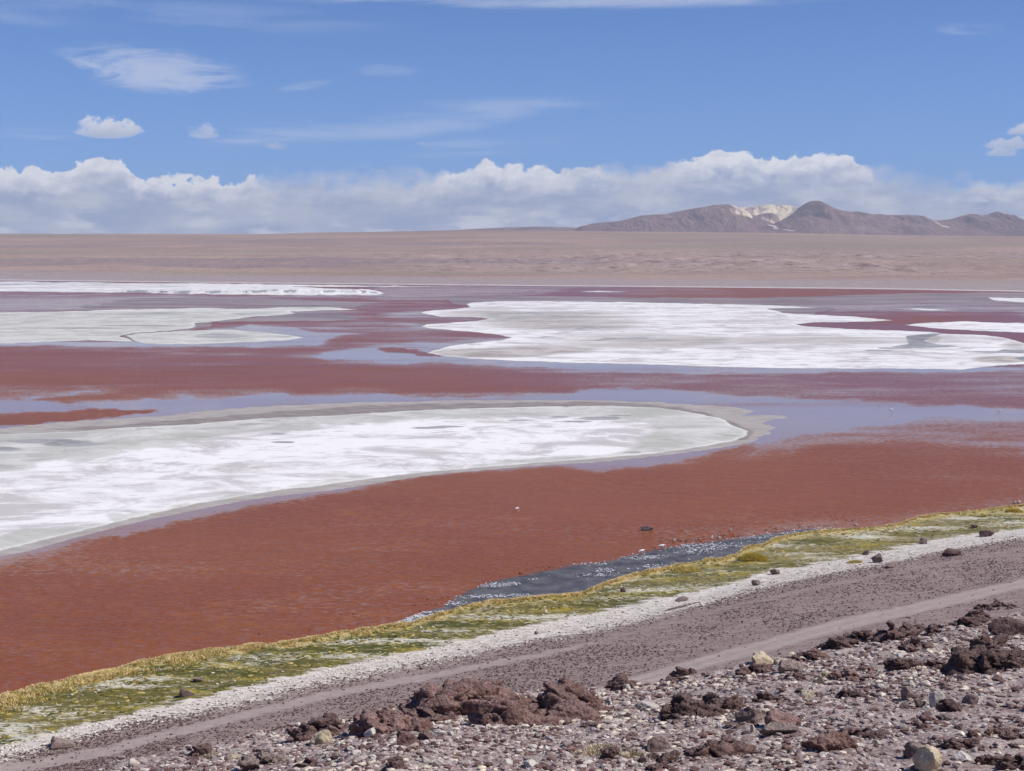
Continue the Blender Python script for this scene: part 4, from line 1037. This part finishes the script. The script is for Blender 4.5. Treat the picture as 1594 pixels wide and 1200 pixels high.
for i, (nm, lb, px, py, w, h, mt, cr) in enumerate(L):
    big = w >= 60
    rock(nm, lb, 'rock' if 'stone' not in nm else 'stone', px, py, w, h, mt, 100 + i, sub=5 if w > 90 else 4, craggy=cr, rough=0.22 if cr > .3 else 0.12, depthf=random.uniform(0.7, 1.1) if not big else 0.7, pile=(cr >= 0.5 and w >= 26), sink=0.45)
SH = [  # boulders on the shore and in the water
 ('shore_boulder','grey rounded boulder standing in the green belt at the left',290,1085,24,14,GREYR,.2),
 ('shore_boulder','wide brown mound of rock half buried in the white strip at the left',92,1166,44,15,GREYR,.2),
 ('shore_boulder','round dark grey boulder on the white crust at the right',1364,876,20,14,GREYR,.15),
 ('shore_boulder','flat mauve boulder just below the round dark grey one',1387,884,22,9,GREYR,.2),
 ('shore_boulder','small pointed grey boulder left of the round dark grey one',1349,864,12,8,GREYR,.3),
 ('shore_boulder','grey oval boulder on the edge of the green belt right of centre',1208,894,18,9,GREYR,.15),
 ('shore_boulder','grey flat boulder in the white strip right of centre',1179,911,18,8,GREYR,.2),
 ('shore_boulder','brown mound with a black left face on the sand at the right',1482,865,30,12,VOLC,.35),
 ('shore_boulder','brown boulder on the white crust near the right edge of the belt',1438,847,16,10,GREYR,.3),
 ('shore_boulder','reddish boulder in the white crust close to the right edge',1536,835,26,10,VOLC,.3),
 ('shore_boulder','small reddish rock on the upper rim of the white crust at the right',1517,822,12,5,VOLC,.3),
 ('shore_boulder','low grey stone above the dark puddle in the white strip',1062,936,22,6,GREYR,.2),
 ('shore_boulder','pale stone beside the dark puddle on the sand',1094,944,9,7,PALE,.3),
 ('shore_boulder','small grey stone at the lower side of the belt near the centre',835,988,8,5,GREYR,.3),
 ('shore_boulder','grey stone on the sand edge below the belt at the centre left',655,1042,10,6,GREYR,.3),
 ('shore_boulder','brown flat stone in the green belt above the grey rounded boulder',308,1062,16,7,GREYR,.3),
 ('shore_boulder','dark stone at the shore edge right of the yellow tuft clump',970,922,10,8,VOLC,.4)]
for i, (nm, lb, px, py, w, h, mt, cr) in enumerate(SH):
    rock(nm, lb, 'boulder', px, py, w, h, mt, 300 + i, sub=4, craggy=cr, rough=0.14, depthf=0.8, sink=0.4)
WR = [('water_rock','long low dark rock breaking the red water off the shore',1006,826,24,6,DARKR),
      ('water_rock','pale lump in the red shallows nearest the dark long rock',1049,842,7,4,PALE),
      ('water_rock','left one of two close white lumps in the red shallows',1108,838,6,5,PALE),
      ('water_rock','right one of two close white lumps in the red shallows',1120,839,7,4,PALE),
      ('water_rock','small white lump farthest out in the red shallows',1137,827,6,4,PALE),
      ('water_rock','left one of two white lumps by the shore at the right edge',1579,784,6,4,PALE),
      ('water_rock','right one of two white lumps by the shore at the right edge',1587,784,7,5,PALE),
      ('water_rock','white lump in the water above the yellow fringe at the right',1333,818,6,3,PALE),
      ('water_rock','reddish lump at the dark water edge left of the seep',810,893,7,3,VOLR)]
for i, (nm, lb, px, py, w, h, mt) in enumerate(WR):
    rock(nm, lb, 'rock', px, py, w, h, mt, 400 + i, sub=3, craggy=.3, depthf=0.7, water=True, sink=0.5)

# smaller stones of the slope that can still be told apart (shared meshes)
LIB = []
for k in range(10):
    V, Fc = rock_shape(600 + k, 3, planes=12, rough=0.2, craggy=0.3 if k < 5 else 0.12, fl=0.65)
    LIB.append((V, Fc))
def slope_pick(n):
    out = []
    while len(out) < n:
        px = random.uniform(200, 1594); py = random.uniform(960, 1205)
        lim = np.interp(px, _cr[:, 0], _cr[:, 1])
        if py < lim + 8: continue
        out.append((px, py))
    return out
kinds = [('rubble_stone', '%s %s dark reddish stone', VOLC, 'dark stones in the slope rubble', range(0, 5), 110),
         ('rubble_stone', '%s %s grey mauve stone', GREYR, 'grey stones in the slope rubble', range(3, 8), 60),
         ('rubble_chip', '%s %s pale chip', PALE, 'pale chips in the slope rubble', range(5, 10), 90)]
for nm, lb, mt, grp, ks, n in kinds:
    meshes = [new_mesh(nm, LIB[k][0], LIB[k][1], mt, smooth=False) for k in ks]
    for j, (px, py) in enumerate(slope_pick(n)):
        X, Y, Z = drop(px, py)
        o = link(nm, random.choice(meshes))
        s = random.uniform(5, 11) * Y / F * (1.0 if nm == 'rubble_stone' else 0.72)
        o.location = (X, Y, Z - s * 0.1); o.scale = (s * random.uniform(.8, 1.3), s * random.uniform(.7, 1.1), s * random.uniform(.6, 1.0))
        o.rotation_euler = (random.uniform(-.3, .3), random.uniform(-.3, .3), random.uniform(0, 6.28))
        form = 'flat' if o.scale.z < s * 0.72 else ('upright' if o.scale.z > s * 0.92 else 'squat')
        big = 'tiny' if s * F / Y < 6 else ('small' if s * F / Y < 8.5 else 'fist sized')
        lmd = min((q for q in L), key=lambda q: (q[2] - px) ** 2 + (2 * (q[3] - py)) ** 2)
        side = 'below' if py > lmd[3] + 3 else ('left of' if px < lmd[2] else 'right of')
        words = lmd[1].split()
        tag(o, ' '.join((lb % (form, big)).split() + [side, 'the'] + words[:15 - len((lb % (form, big)).split()) - 2]), 'stone', grp)

# ------------------------------------------------------------------ scattered stuff, joined
def scatter(name, label, cat, P3, size, squash, tints, mat, sub=1, seed=1, smooth=False):
    r = np.random.default_rng(seed)
    shapes = []
    for k in range(12):
        V, Fc = rock_shape(900 + k + seed * 20, sub, planes=8, rough=0.3, craggy=0.2, fl=1.0)
        shapes.append(V)
    n = len(P3); sh = np.array(shapes)[r.integers(0, 12, n)]              # n,v,3
    ang = r.uniform(0, 6.28, n); c, s = np.cos(ang), np.sin(ang)
    sc = np.stack([size * r.uniform(.8, 1.35, n), size * r.uniform(.6, 1.0, n), size * squash * r.uniform(.6, 1.2, n)], -1)
    q = sh * sc[:, None, :]
    x = q[..., 0] * c[:, None] - q[..., 1] * s[:, None]; y = q[..., 0] * s[:, None] + q[..., 1] * c[:, None]
    V = np.stack([x, y, q[..., 2]], -1) + P3[:, None, :]
    nv = V.shape[1]; Fc = ICO[sub][1][None] + (np.arange(n) * nv)[:, None, None]
    me = new_mesh(name, V.reshape(-1, 3), Fc.reshape(-1, 3), mat, smooth)
    cattr(me, 'tint', np.repeat(tints, nv, 0))
    return tag(link(name, me), label, cat, kind='stuff')
STONE = mat_vcol('mixed_stone', 0.9, 9.0, 0.6)
def tints(n, cols, w, r, jit=0.18):
    cols = np.array(cols); i = r.choice(len(cols), n, p=np.array(w) / sum(w))
    return cols[i] * (1 + (r.random((n, 1)) - .5) * 2 * jit)
r = np.random.default_rng(5)
# rubble of the near slope
n = 78000
t_ = r.uniform(-0.30, 0.38, n); u_ = r.random(n)
Yc_, _ = crest(t_); Y_ = 22 + (Yc_ + 2.5 - 22) * u_ ** 0.85; X_ = t_ * Y_
cl = fbm2(X_ * 0.35 + 7, Y_ * 0.35, 4)
keep = r.random(n) < 0.25 + 1.5 * sst(cl, 0.35, 0.7)
X_, Y_, cl = X_[keep], Y_[keep], cl[keep]; n = len(X_)
sz = 0.018 + 0.11 * r.random(n) ** 5.0 + 0.025 * r.random(n); sz *= (0.75 + Y_ / 90)
cc = fbm2(X_ * 0.22 + 70, Y_ * 0.22, 3)
tn = tints(n, [(0.20, 0.12, 0.105), (0.34, 0.26, 0.235), (0.62, 0.54, 0.48), (0.46, 0.37, 0.34), (0.13, 0.075, 0.068)], [2.8, 3, 2.2, 2.6, 1.0], r)
pl = (r.random(n) < 0.32 * sst(cc, 0.44, 0.60)); tn[pl] = np.array([0.72, 0.62, 0.49]) * (0.85 + 0.3 * r.random((pl.sum(), 1)))
scatter('rubble', 'loose mauve, brown and cream rubble covering the near slope', 'rubble', np.stack([X_, Y_, ground_z(X_, Y_) + sz * 0.05], -1), sz, 0.48, tn, STONE, 1, 2)
# dark clods on the flat sand
n = 52000
t_ = r.uniform(-0.40, 0.40, n); Ya = yc(_ws, t_); Yb = np.maximum(yc(_t2b, t_) - 14, 120)
Y_ = Yb + (Ya + 0.5 - Yb) * r.random(n); X_ = t_ * Y_
z_, v_, hm_, s_, _ = ground_z(X_, Y_, True)
tr1 = np.exp(-((Y_ - yc(_t1, t_)) / 2.0) ** 2); top, bot = yc(_t2t, t_), yc(_t2b, t_)
tr2 = (Y_ < top + .3) & (Y_ > bot - .3)
dens = (0.3 + 0.7 * sst(fbm2(X_ * 0.13, Y_ * 0.09, 4), 0.36, 0.56)) * (1 - 0.93 * sst(tr1, 0.2, 0.6)) * np.where(tr2, 0.03, 1) * (0.25 + 0.75 * sst(Y_, bot - 2, bot + 1))
keep = (r.random(n) < dens) & (hm_ < 0.5)
X_, Y_, z_ = X_[keep], Y_[keep], z_[keep]; n = len(X_)
sz = 0.06 + 0.14 * r.random(n) ** 3
scatter('sand_clods', 'small dark red brown clods strewn over the flat sand', 'clods', np.stack([X_, Y_, z_], -1), sz, 0.55, tints(n, [(0.13, 0.08, 0.074), (0.19, 0.13, 0.12), (0.09, 0.055, 0.05)], [3, 2, 1], r), STONE, 1, 3)
# white flecks of foam and salt in the seep
def fleck(poly_pts, n, size, w):
    pass
n = 26000
px_ = r.uniform(560, 1300, n); py_ = np.interp(px_, [560, 700, 900, 1100, 1300], [985, 945, 900, 862, 828]) + r.normal(0, 16, n)
d = sdf(SPRING, px_, py_, 2.0, 40)
X_, Y_ = at(px_, py_, 0.0)
yedge = yc(_sh, X_ / Y_)
inn = fbm2(X_ * 0.16 + 5 - Y_ * 0.1, Y_ * 0.4, 4)
outer = np.interp(px_, *np.array([(560,983),(640,960),(690,943),(722,922),(765,905),(830,892),(890,879),(950,872),(1000,859),(1060,848),(1140,838),(1200,830),(1260,822),(1300,823)]).T)
near_outer = np.exp(-((py_ - outer - 7) / 9) ** 2)
tail = 1 - sst(px_, 640, 720)
pr = np.clip(near_outer * sst(inn, 0.36, 0.54) + 0.55 * sst(inn, 0.53, 0.64) + tail * 0.7 * sst(inn, 0.35, 0.5), 0, 1)
keep = (d > -2) & (Y_ > yedge + 0.2) & (r.random(n) < pr)
X_, Y_ = X_[keep], Y_[keep]; n = len(X_)
sz = 0.08 + 0.17 * r.random(n) ** 2.5
WHITE = mat_vcol('salt_foam', 0.8, 6.0)
scatter('salt_flecks', 'white salt and foam flecks floating on the dark seep by the shore', 'foam flecks', np.stack([X_, Y_, 0 * X_ + 0.01], -1), sz, 0.32, tints(n, [(0.74, 0.74, 0.76), (0.50, 0.50, 0.53)], [2, 1], r, .12), WHITE, 1, 4)
# dark pebbles in the shallows
n = 500
px_ = np.concatenate([r.uniform(1000, 1330, n), r.uniform(640, 900, 120), r.uniform(400, 640, 60)]); n = len(px_)
py_ = np.interp(px_, [400, 640, 722, 830, 950, 1060, 1200, 1330], [1000, 958, 920, 890, 868, 845, 827, 815]) - np.abs(r.normal(0, 9, n)) + 2
X_, Y_ = at(px_, py_, 0.0); cl = fbm2(X_ * 0.2, Y_ * 0.3 + 50, 3); k = r.random(n) < sst(cl, 0.42, 0.6); X_, Y_ = X_[k], Y_[k]; n = len(X_)
scatter('shallows_pebbles', 'dark pebbles dotting the red shallows off the shore', 'pebbles', np.stack([X_, Y_, 0 * X_], -1), 0.10 + 0.12 * r.random(n), 0.35, tints(n, [(0.05, 0.03, 0.03), (0.09, 0.06, 0.06)], [2, 1], r), STONE, 1, 5)

# crust lumps and stones of the belt and the white strip
n = 26000
t_ = r.uniform(-0.42, 0.40, n); a_, b_, c_ = yc(_sh, t_), yc(_vw, t_), yc(_ws, t_)
v_ = r.uniform(0.2, 2.25, n); Y_ = np.where(v_ < 1, a_ - (a_ - b_) * v_, b_ - (b_ - c_) * (v_ - 1)); X_ = t_ * Y_
g1 = fbm2(X_ * 0.2 + 61, Y_ * 0.35, 4)
k = r.random(n) < np.where(v_ < 1, 0.02 + 0.22 * sst(g1, .54, .62), 0.35 + 0.5 * sst(g1, .45, .6)); X_, Y_, v_ = X_[k], Y_[k], v_[k]; n = len(X_)
tn = np.where((r.random((n, 1)) < np.where(v_ < 1, .85, np.where(v_ < 1.7, .88, .45))[:, None]), np.array([[0.74, 0.68, 0.58]]), np.array([[0.20, 0.145, 0.125]])) * (0.8 + 0.35 * r.random((n, 1)))
sz = 0.07 + 0.20 * r.random(n) ** 3
scatter('crust_lumps', 'white salt crust lumps and small stones between the plants and the sand', 'salt lumps', np.stack([X_, Y_, ground_z(X_, Y_)], -1), sz, 0.38, tn, STONE, 1, 8)

# ------------------------------------------------------------------ the fringe plants
def tufts(name, label, X, Y, Z, h, wd, col, nb=16, seed=3, spread=1.0, lean=0.5):
    r = np.random.default_rng(seed); n = len(X)
    # each blade: a tapering triangle pair (3 verts + mid)
    N = n * nb; ang = r.uniform(0, 6.28, N); rad = np.sqrt(r.random(N))
    hx = np.repeat(wd, nb) * rad * spread; bx = np.repeat(X, nb) + np.cos(ang) * hx; by = np.repeat(Y, nb) + np.sin(ang) * hx; bz = np.repeat(Z, nb) - 0.03
    hh = np.repeat(h, nb) * r.uniform(.55, 1.1, N); ln = lean * (0.25 + rad) * hh; a2 = ang + r.normal(0, .5, N)
    tx = bx + np.cos(a2) * ln; ty = by + np.sin(a2) * ln; tz = bz + hh
    w = np.repeat(wd, nb) * 0.16; pa = r.uniform(0, 6.28, N); wx, wy = np.cos(pa) * w, np.sin(pa) * w
    mxx = bx + (tx - bx) * .4; myy = by + (ty - by) * .4; mz = bz + hh * .62
    V = np.stack([np.stack([bx - wx, by - wy, bz], -1), np.stack([bx + wx, by + wy, bz], -1), np.stack([mxx + wx * .9, myy + wy * .9, mz], -1), np.stack([mxx - wx * .9, myy - wy * .9, mz], -1), np.stack([tx, ty, tz], -1)], 1)
    base = (np.arange(N) * 5)[:, None]
    q = np.concatenate([base + [0, 1, 2], base + [0, 2, 3], base + [3, 2, 4]], 0)
    me = new_mesh(name, V.reshape(-1, 3), q, PLANT, True)
    cattr(me, 'tint', np.repeat(np.repeat(col, nb, 0) * (1 + (r.random((N, 1)) - .5) * .4), 5, 0))
    return tag(link(name, me), label, 'grass', kind='stuff')
PLANT = mat_vcol('dry_plants', 0.85, 3.0)
# straw coloured fringe along the water
n = 26000
t_ = r.uniform(-0.42, 0.40, n); ysh = yc(_sh, t_); yv = yc(_vw, t_)
width = np.interp(797 + t_ * F * .97, [-200, 0, 250, 420, 900, 1594], [0.32, 0.28, 0.22, 0.13, 0.10, 0.08])
v_ = -0.01 + width * np.abs(r.normal(0, 0.55, n)); Y_ = ysh - (ysh - yv) * v_; X_ = t_ * Y_
g1 = fbm2(X_ * 0.45 + 11, Y_ * 0.45, 4)
k = r.random(n) < (0.12 + 0.88 * sst(g1, 0.42, 0.56)); X_, Y_, v_, g1 = X_[k], Y_[k], v_[k], g1[k]; n = len(X_)
col = np.where((r.random((n, 1)) < 0.7 - v_[:, None] * 1.5), np.array([[0.84, 0.68, 0.38]]), np.array([[0.50, 0.39, 0.12]]))
col = col * (0.9 + 0.4 * g1[:, None]) 
tufts('straw_fringe', 'straw yellow tufts in a fringe along the water edge', X_, Y_, ground_z(X_, Y_), 0.24 + 0.26 * g1, 0.20 + 0 * X_, col, 9, 3)
# green cushions in the belt
n = 22000
t_ = r.uniform(-0.42, 0.40, n); ysh = yc(_sh, t_); yv = yc(_vw, t_); v_ = r.uniform(0.02, 0.95, n); Y_ = ysh - (ysh - yv) * v_; X_ = t_ * Y_
z_ = ground_z(X_, Y_); g1 = fbm2(X_ * 0.22 + 31, Y_ * 0.5, 4)
k = r.random(n) < sst(g1 + 0.12 * (1 - v_), 0.47, 0.58); X_, Y_, z_, v_ = X_[k], Y_[k], z_[k], v_[k]; n = len(X_)
colc = tints(n, [(0.12, 0.115, 0.025), (0.24, 0.19, 0.04), (0.46, 0.36, 0.11)], [3, 2.2, 1.3], r)
colc = np.clip(colc, 0, 1)
kk = r.random(n) < 0.5 * (1 + 1 * (v_ < .2)); X_, Y_, z_, v_, colc = X_[kk], Y_[kk], z_[kk], v_[kk], colc[kk]; n = len(X_)
sz = 0.12 + 0.34 * r.random(n) ** 2.5
o = scatter('moss_cushions', 'olive and yellow moss cushions spread over the shore belt', 'moss', np.stack([X_, Y_, z_ - 0.05], -1), sz, 0.22, colc, PLANT, 2, 7, True)
def clump(name, label, cat, px, py, wpx, hpx, colr, nb, seed, mod=0.25):
    X, Y, Z = drop(px, py); m_per = Y / F; w = wpx * m_per / 2; h = hpx * m_per
    r = np.random.default_rng(seed); n = nb
    a = r.uniform(0, 6.28, n); q = np.sqrt(r.random(n)) * w
    xs = X + np.cos(a) * q; ys = Y + np.sin(a) * q * .8; zs = ground_z(xs, ys)
    hh = h * np.clip(1.05 - (q / w) ** 2 * .7, .3, 1)
    c = np.tile(np.array([colr]), (n, 1)) * (0.75 + 0.5 * r.random((n, 1)))
    o = tufts(name, label, xs, ys, zs, hh, np.full(n, w * 0.08 + .02), c, 9, seed, lean=.45)
    del o['kind']; o['category'] = cat; o['label'] = label
    return o
clump('grass_clump', 'round yellow green plant clump jutting into the dark seep', 'plant', 1172, 870, 44, 12, (0.66, 0.53, 0.13), 500, 41)
clump('grass_clump', 'low straw clump beside the dark seep right of the small dark stone', 'plant', 1068, 888, 52, 7, (0.70, 0.56, 0.20), 300, 42)
clump('grass_clump', 'yellow plant clump at the tip of the fringe near the right edge', 'plant', 1578, 797, 26, 7, (0.70, 0.55, 0.12), 260, 43)
clump('grass_clump', 'yellow plant patch between the belt and the round grey boulder', 'plant', 1330, 876, 26, 5, (0.66, 0.52, 0.18), 200, 44)
clump('moss_tuft', 'tiny bright yellow tuft under the middle of the rocky rim', 'plant', 807, 1116, 11, 6, (0.50, 0.36, 0.03), 40, 45)
clump('straw_tuft', 'flattened dry straw tuft in the gravel at the bottom centre', 'plant', 935, 1166, 84, 10, (0.60, 0.51, 0.34), 110, 46)
clump('straw_tuft', 'smaller dry straw tuft right of the flattened one', 'plant', 980, 1178, 50, 12, (0.44, 0.38, 0.25), 60, 47)
clump('straw_tuft', 'pale dry tuft among the brown rocks at the lower left end', 'plant', 330, 1180, 34, 12, (0.38, 0.31, 0.22), 50, 48)

# dark puddle in the white strip
def puddle():
    X, Y, Z = drop(1060, 945)
    n = 40; rings = 7; V = [(0.0, 0.0)]
    for q_ in range(1, rings + 1):
        for k in range(n):
            a = 6.283 * k / n; q = (1 + 0.5 * (vn2(np.array([k * .37]), np.array([1.3]))[0] - .5)) * q_ / rings
            dx = math.cos(a) * 3.0 * q; dy = math.sin(a) * 1.5 * q
            V.append((dx + dy * 0.5, dy + dx * 0.75))
    V = np.array(V); xs = X + V[:, 0]; ys = Y + V[:, 1]; zs = ground_z(xs, ys) + 0.05; zs[-n:] -= 0.12
    Fs = [(0, 1 + k, 1 + (k + 1) % n) for k in range(n)]
    for q_ in range(rings - 1):
        for k in range(n):
            a = 1 + q_ * n + k; b_ = 1 + q_ * n + (k + 1) % n
            Fs.append((a, a + n, b_ + n, b_))
    me = bpy.data.meshes.new('puddle'); me.from_pydata([tuple(v) for v in np.stack([xs, ys, zs], -1)], [], Fs)
    m, g, b = material('damp_dark_hollow'); g.put(b.inputs['Base Color'], g.mix(g.rng(g.noise(g.pos(), 1.3, 6), .35, .65), (0.10, 0.07, 0.052), (0.22, 0.165, 0.13))); b.inputs['Roughness'].default_value = 0.7
    me.materials.append(m); tag(link('puddle', me), 'dark damp oval hollow at the lower edge of the white strip', 'puddle', kind='structure')
puddle()

# ------------------------------------------------------------------ flamingos
def skin(name, pts, edges, rad, mat, sub=2):
    me = bpy.data.meshes.new(name); me.from_pydata(pts, edges, [])
    o = bpy.data.objects.new(name, me); C.objects.link(o)
    o.modifiers.new('s', 'SKIN'); sm = o.modifiers.new('u', 'SUBSURF'); sm.levels = sub; sm.render_levels = sub
    for v, q in zip(me.skin_vertices[0].data, rad): v.radius = (q, q) if not isinstance(q, tuple) else q
    me.skin_vertices[0].data[0].use_root = True
    bpy.context.view_layer.update()
    dg = bpy.context.evaluated_depsgraph_get()
    m2 = bpy.data.meshes.new_from_object(o.evaluated_get(dg)); bpy.data.objects.remove(o)
    m2.name = name; m2.materials.clear(); m2.materials.append(mat)
    for p_ in m2.polygons: p_.use_smooth = True
    return m2
def simple(name, c, rough=.7):
    m, g, b = material(name); g.put(b.inputs['Base Color'], g.mix(g.noise(g.obj(), 8, 4), tuple(k * .85 for k in c), c)); b.inputs['Roughness'].default_value = rough
    return m
FEA = simple('pale_feathers', (0.92, 0.85, 0.84)); LEG = simple('pink_leg_skin', (0.55, 0.22, 0.22)); BILL = simple('dark_bill', (0.05, 0.04, 0.04)); WING = simple('dark_flight_feathers', (0.10, 0.05, 0.05))
def flamingo(label, px, py, rot, feeding=True, scale=1.0, legl=0.55):
    X, Y = (float(q) for q in at(px, py, 0.0))
    root = bpy.data.objects.new('flamingo', None); C.objects.link(root); root.location = (X, Y, 0.0); root.rotation_euler.z = rot; root.scale = (scale,) * 3
    root.empty_display_size = .2
    b0 = legl
    body = [(0, 0, b0 + .12), (.16, 0, b0 + .17), (-.18, 0, b0 + .12), (-.34, 0, b0 + .08), (-.46, 0, b0 + .03), (.27, 0, b0 + .25)]
    ed = [(0, 1), (0, 2), (2, 3), (3, 4), (1, 5)]
    rad = [.16, .13, .14, .09, .035, .07]
    if feeding: nk = [(.36, 0, b0 + .28), (.45, 0, b0 + .20), (.49, 0, b0 + .05), (.48, 0, b0 - .12), (.44, 0, b0 - .27), (.40, 0, b0 - .38), (.35, 0, b0 - .43)]
    else: nk = [(.34, 0, b0 + .36), (.34, 0, b0 + .50), (.27, 0, b0 + .62), (.25, 0, b0 + .74), (.31, 0, b0 + .84), (.40, 0, b0 + .86), (.45, 0, b0 + .83)]
    k0 = len(body); body += nk; ed += [(5, k0)] + [(k0 + i, k0 + i + 1) for i in range(len(nk) - 1)]
    rad += [.042, .034, .03, .028, .03, .045, .036]
    b = link('body', skin('body', body, ed, rad, FEA), root)
    e = nk[-1]; pr = nk[-2]; dxx = 1 if not feeding else -.6
    bl = link('bill', skin('bill', [e, (e[0] + .07 * dxx, 0, e[2] - .02), (e[0] + .10 * dxx, 0, e[2] - .09)], [(0, 1), (1, 2)], [.026, .024, .010], BILL, 1), root)
    for s in (-1, 1):
        link('leg', skin('leg', [(-.02, .05 * s, b0 + .02), (.02, .05 * s, b0 * .45), (-.03, .05 * s, -0.05)], [(0, 1), (1, 2)], [.022, .017, .014], LEG, 1), root)
        link('wing', skin('wing', [(.12, .12 * s, b0 + .19), (-.15, .135 * s, b0 + .17), (-.42, .06 * s, b0 + .06)], [(0, 1), (1, 2)], [(.05, .09), (.05, .10), (.018, .03)], FEA, 1), root)
    link('flight_feathers', skin('flight_feathers', [(-.34, 0, b0 + .06), (-.50, 0, b0 - .01)], [(0, 1)], [.05, .02], WING, 1), root)
    return tag(root, label, 'flamingo', 'flamingos feeding in the lake')
flamingo('left one of two pale flamingos wading at the edge of the white flecks', 999, 868, 0.5, True, 1.35, .75)
flamingo('right one of two pale flamingos wading at the edge of the white flecks', 1030, 861.5, 0.2, True, 1.45, .8)
flamingo('lone pale flamingo feeding in the open red water', 805, 796, 0.9, True, 1.2, .4)
flamingo('pale flamingo mirrored in the still lilac water right of the salt tip', 1387, 643.5, 0.0, True, 1.5, .75)
flamingo('pale flamingo in the lilac water close to the right edge', 1556, 643.5, 3.0, True, 1.5, .55)

# ------------------------------------------------------------------ air
def haze():
    me = bpy.data.meshes.new('haze')
    x0, x1, y0, y1, z0, z1 = -26000, 26000, -600, 22000, -60, 800
    v = [(x0, y0, z0), (x1, y0, z0), (x1, y1, z0), (x0, y1, z0), (x0, y0, z1), (x1, y0, z1), (x1, y1, z1), (x0, y1, z1)]
    me.from_pydata(v, [], [(0, 3, 2, 1), (4, 5, 6, 7), (0, 1, 5, 4), (1, 2, 6, 5), (2, 3, 7, 6), (3, 0, 4, 7)])
    m = bpy.data.materials.new('haze'); m.use_nodes = True; nt = m.node_tree; nt.nodes.remove(nt.nodes['Principled BSDF'])
    pv = nt.nodes.new('ShaderNodeVolumePrincipled'); pv.inputs['Color'].default_value = (0.80, 0.86, 1.0, 1); pv.inputs['Density'].default_value = 3.9e-5
    nt.links.new(pv.outputs[0], nt.nodes['Material Output'].inputs['Volume'])
    me.materials.append(m)
    tag(link('haze', me), 'thin bluish air over the lake and plain', 'haze', kind='stuff')
haze()
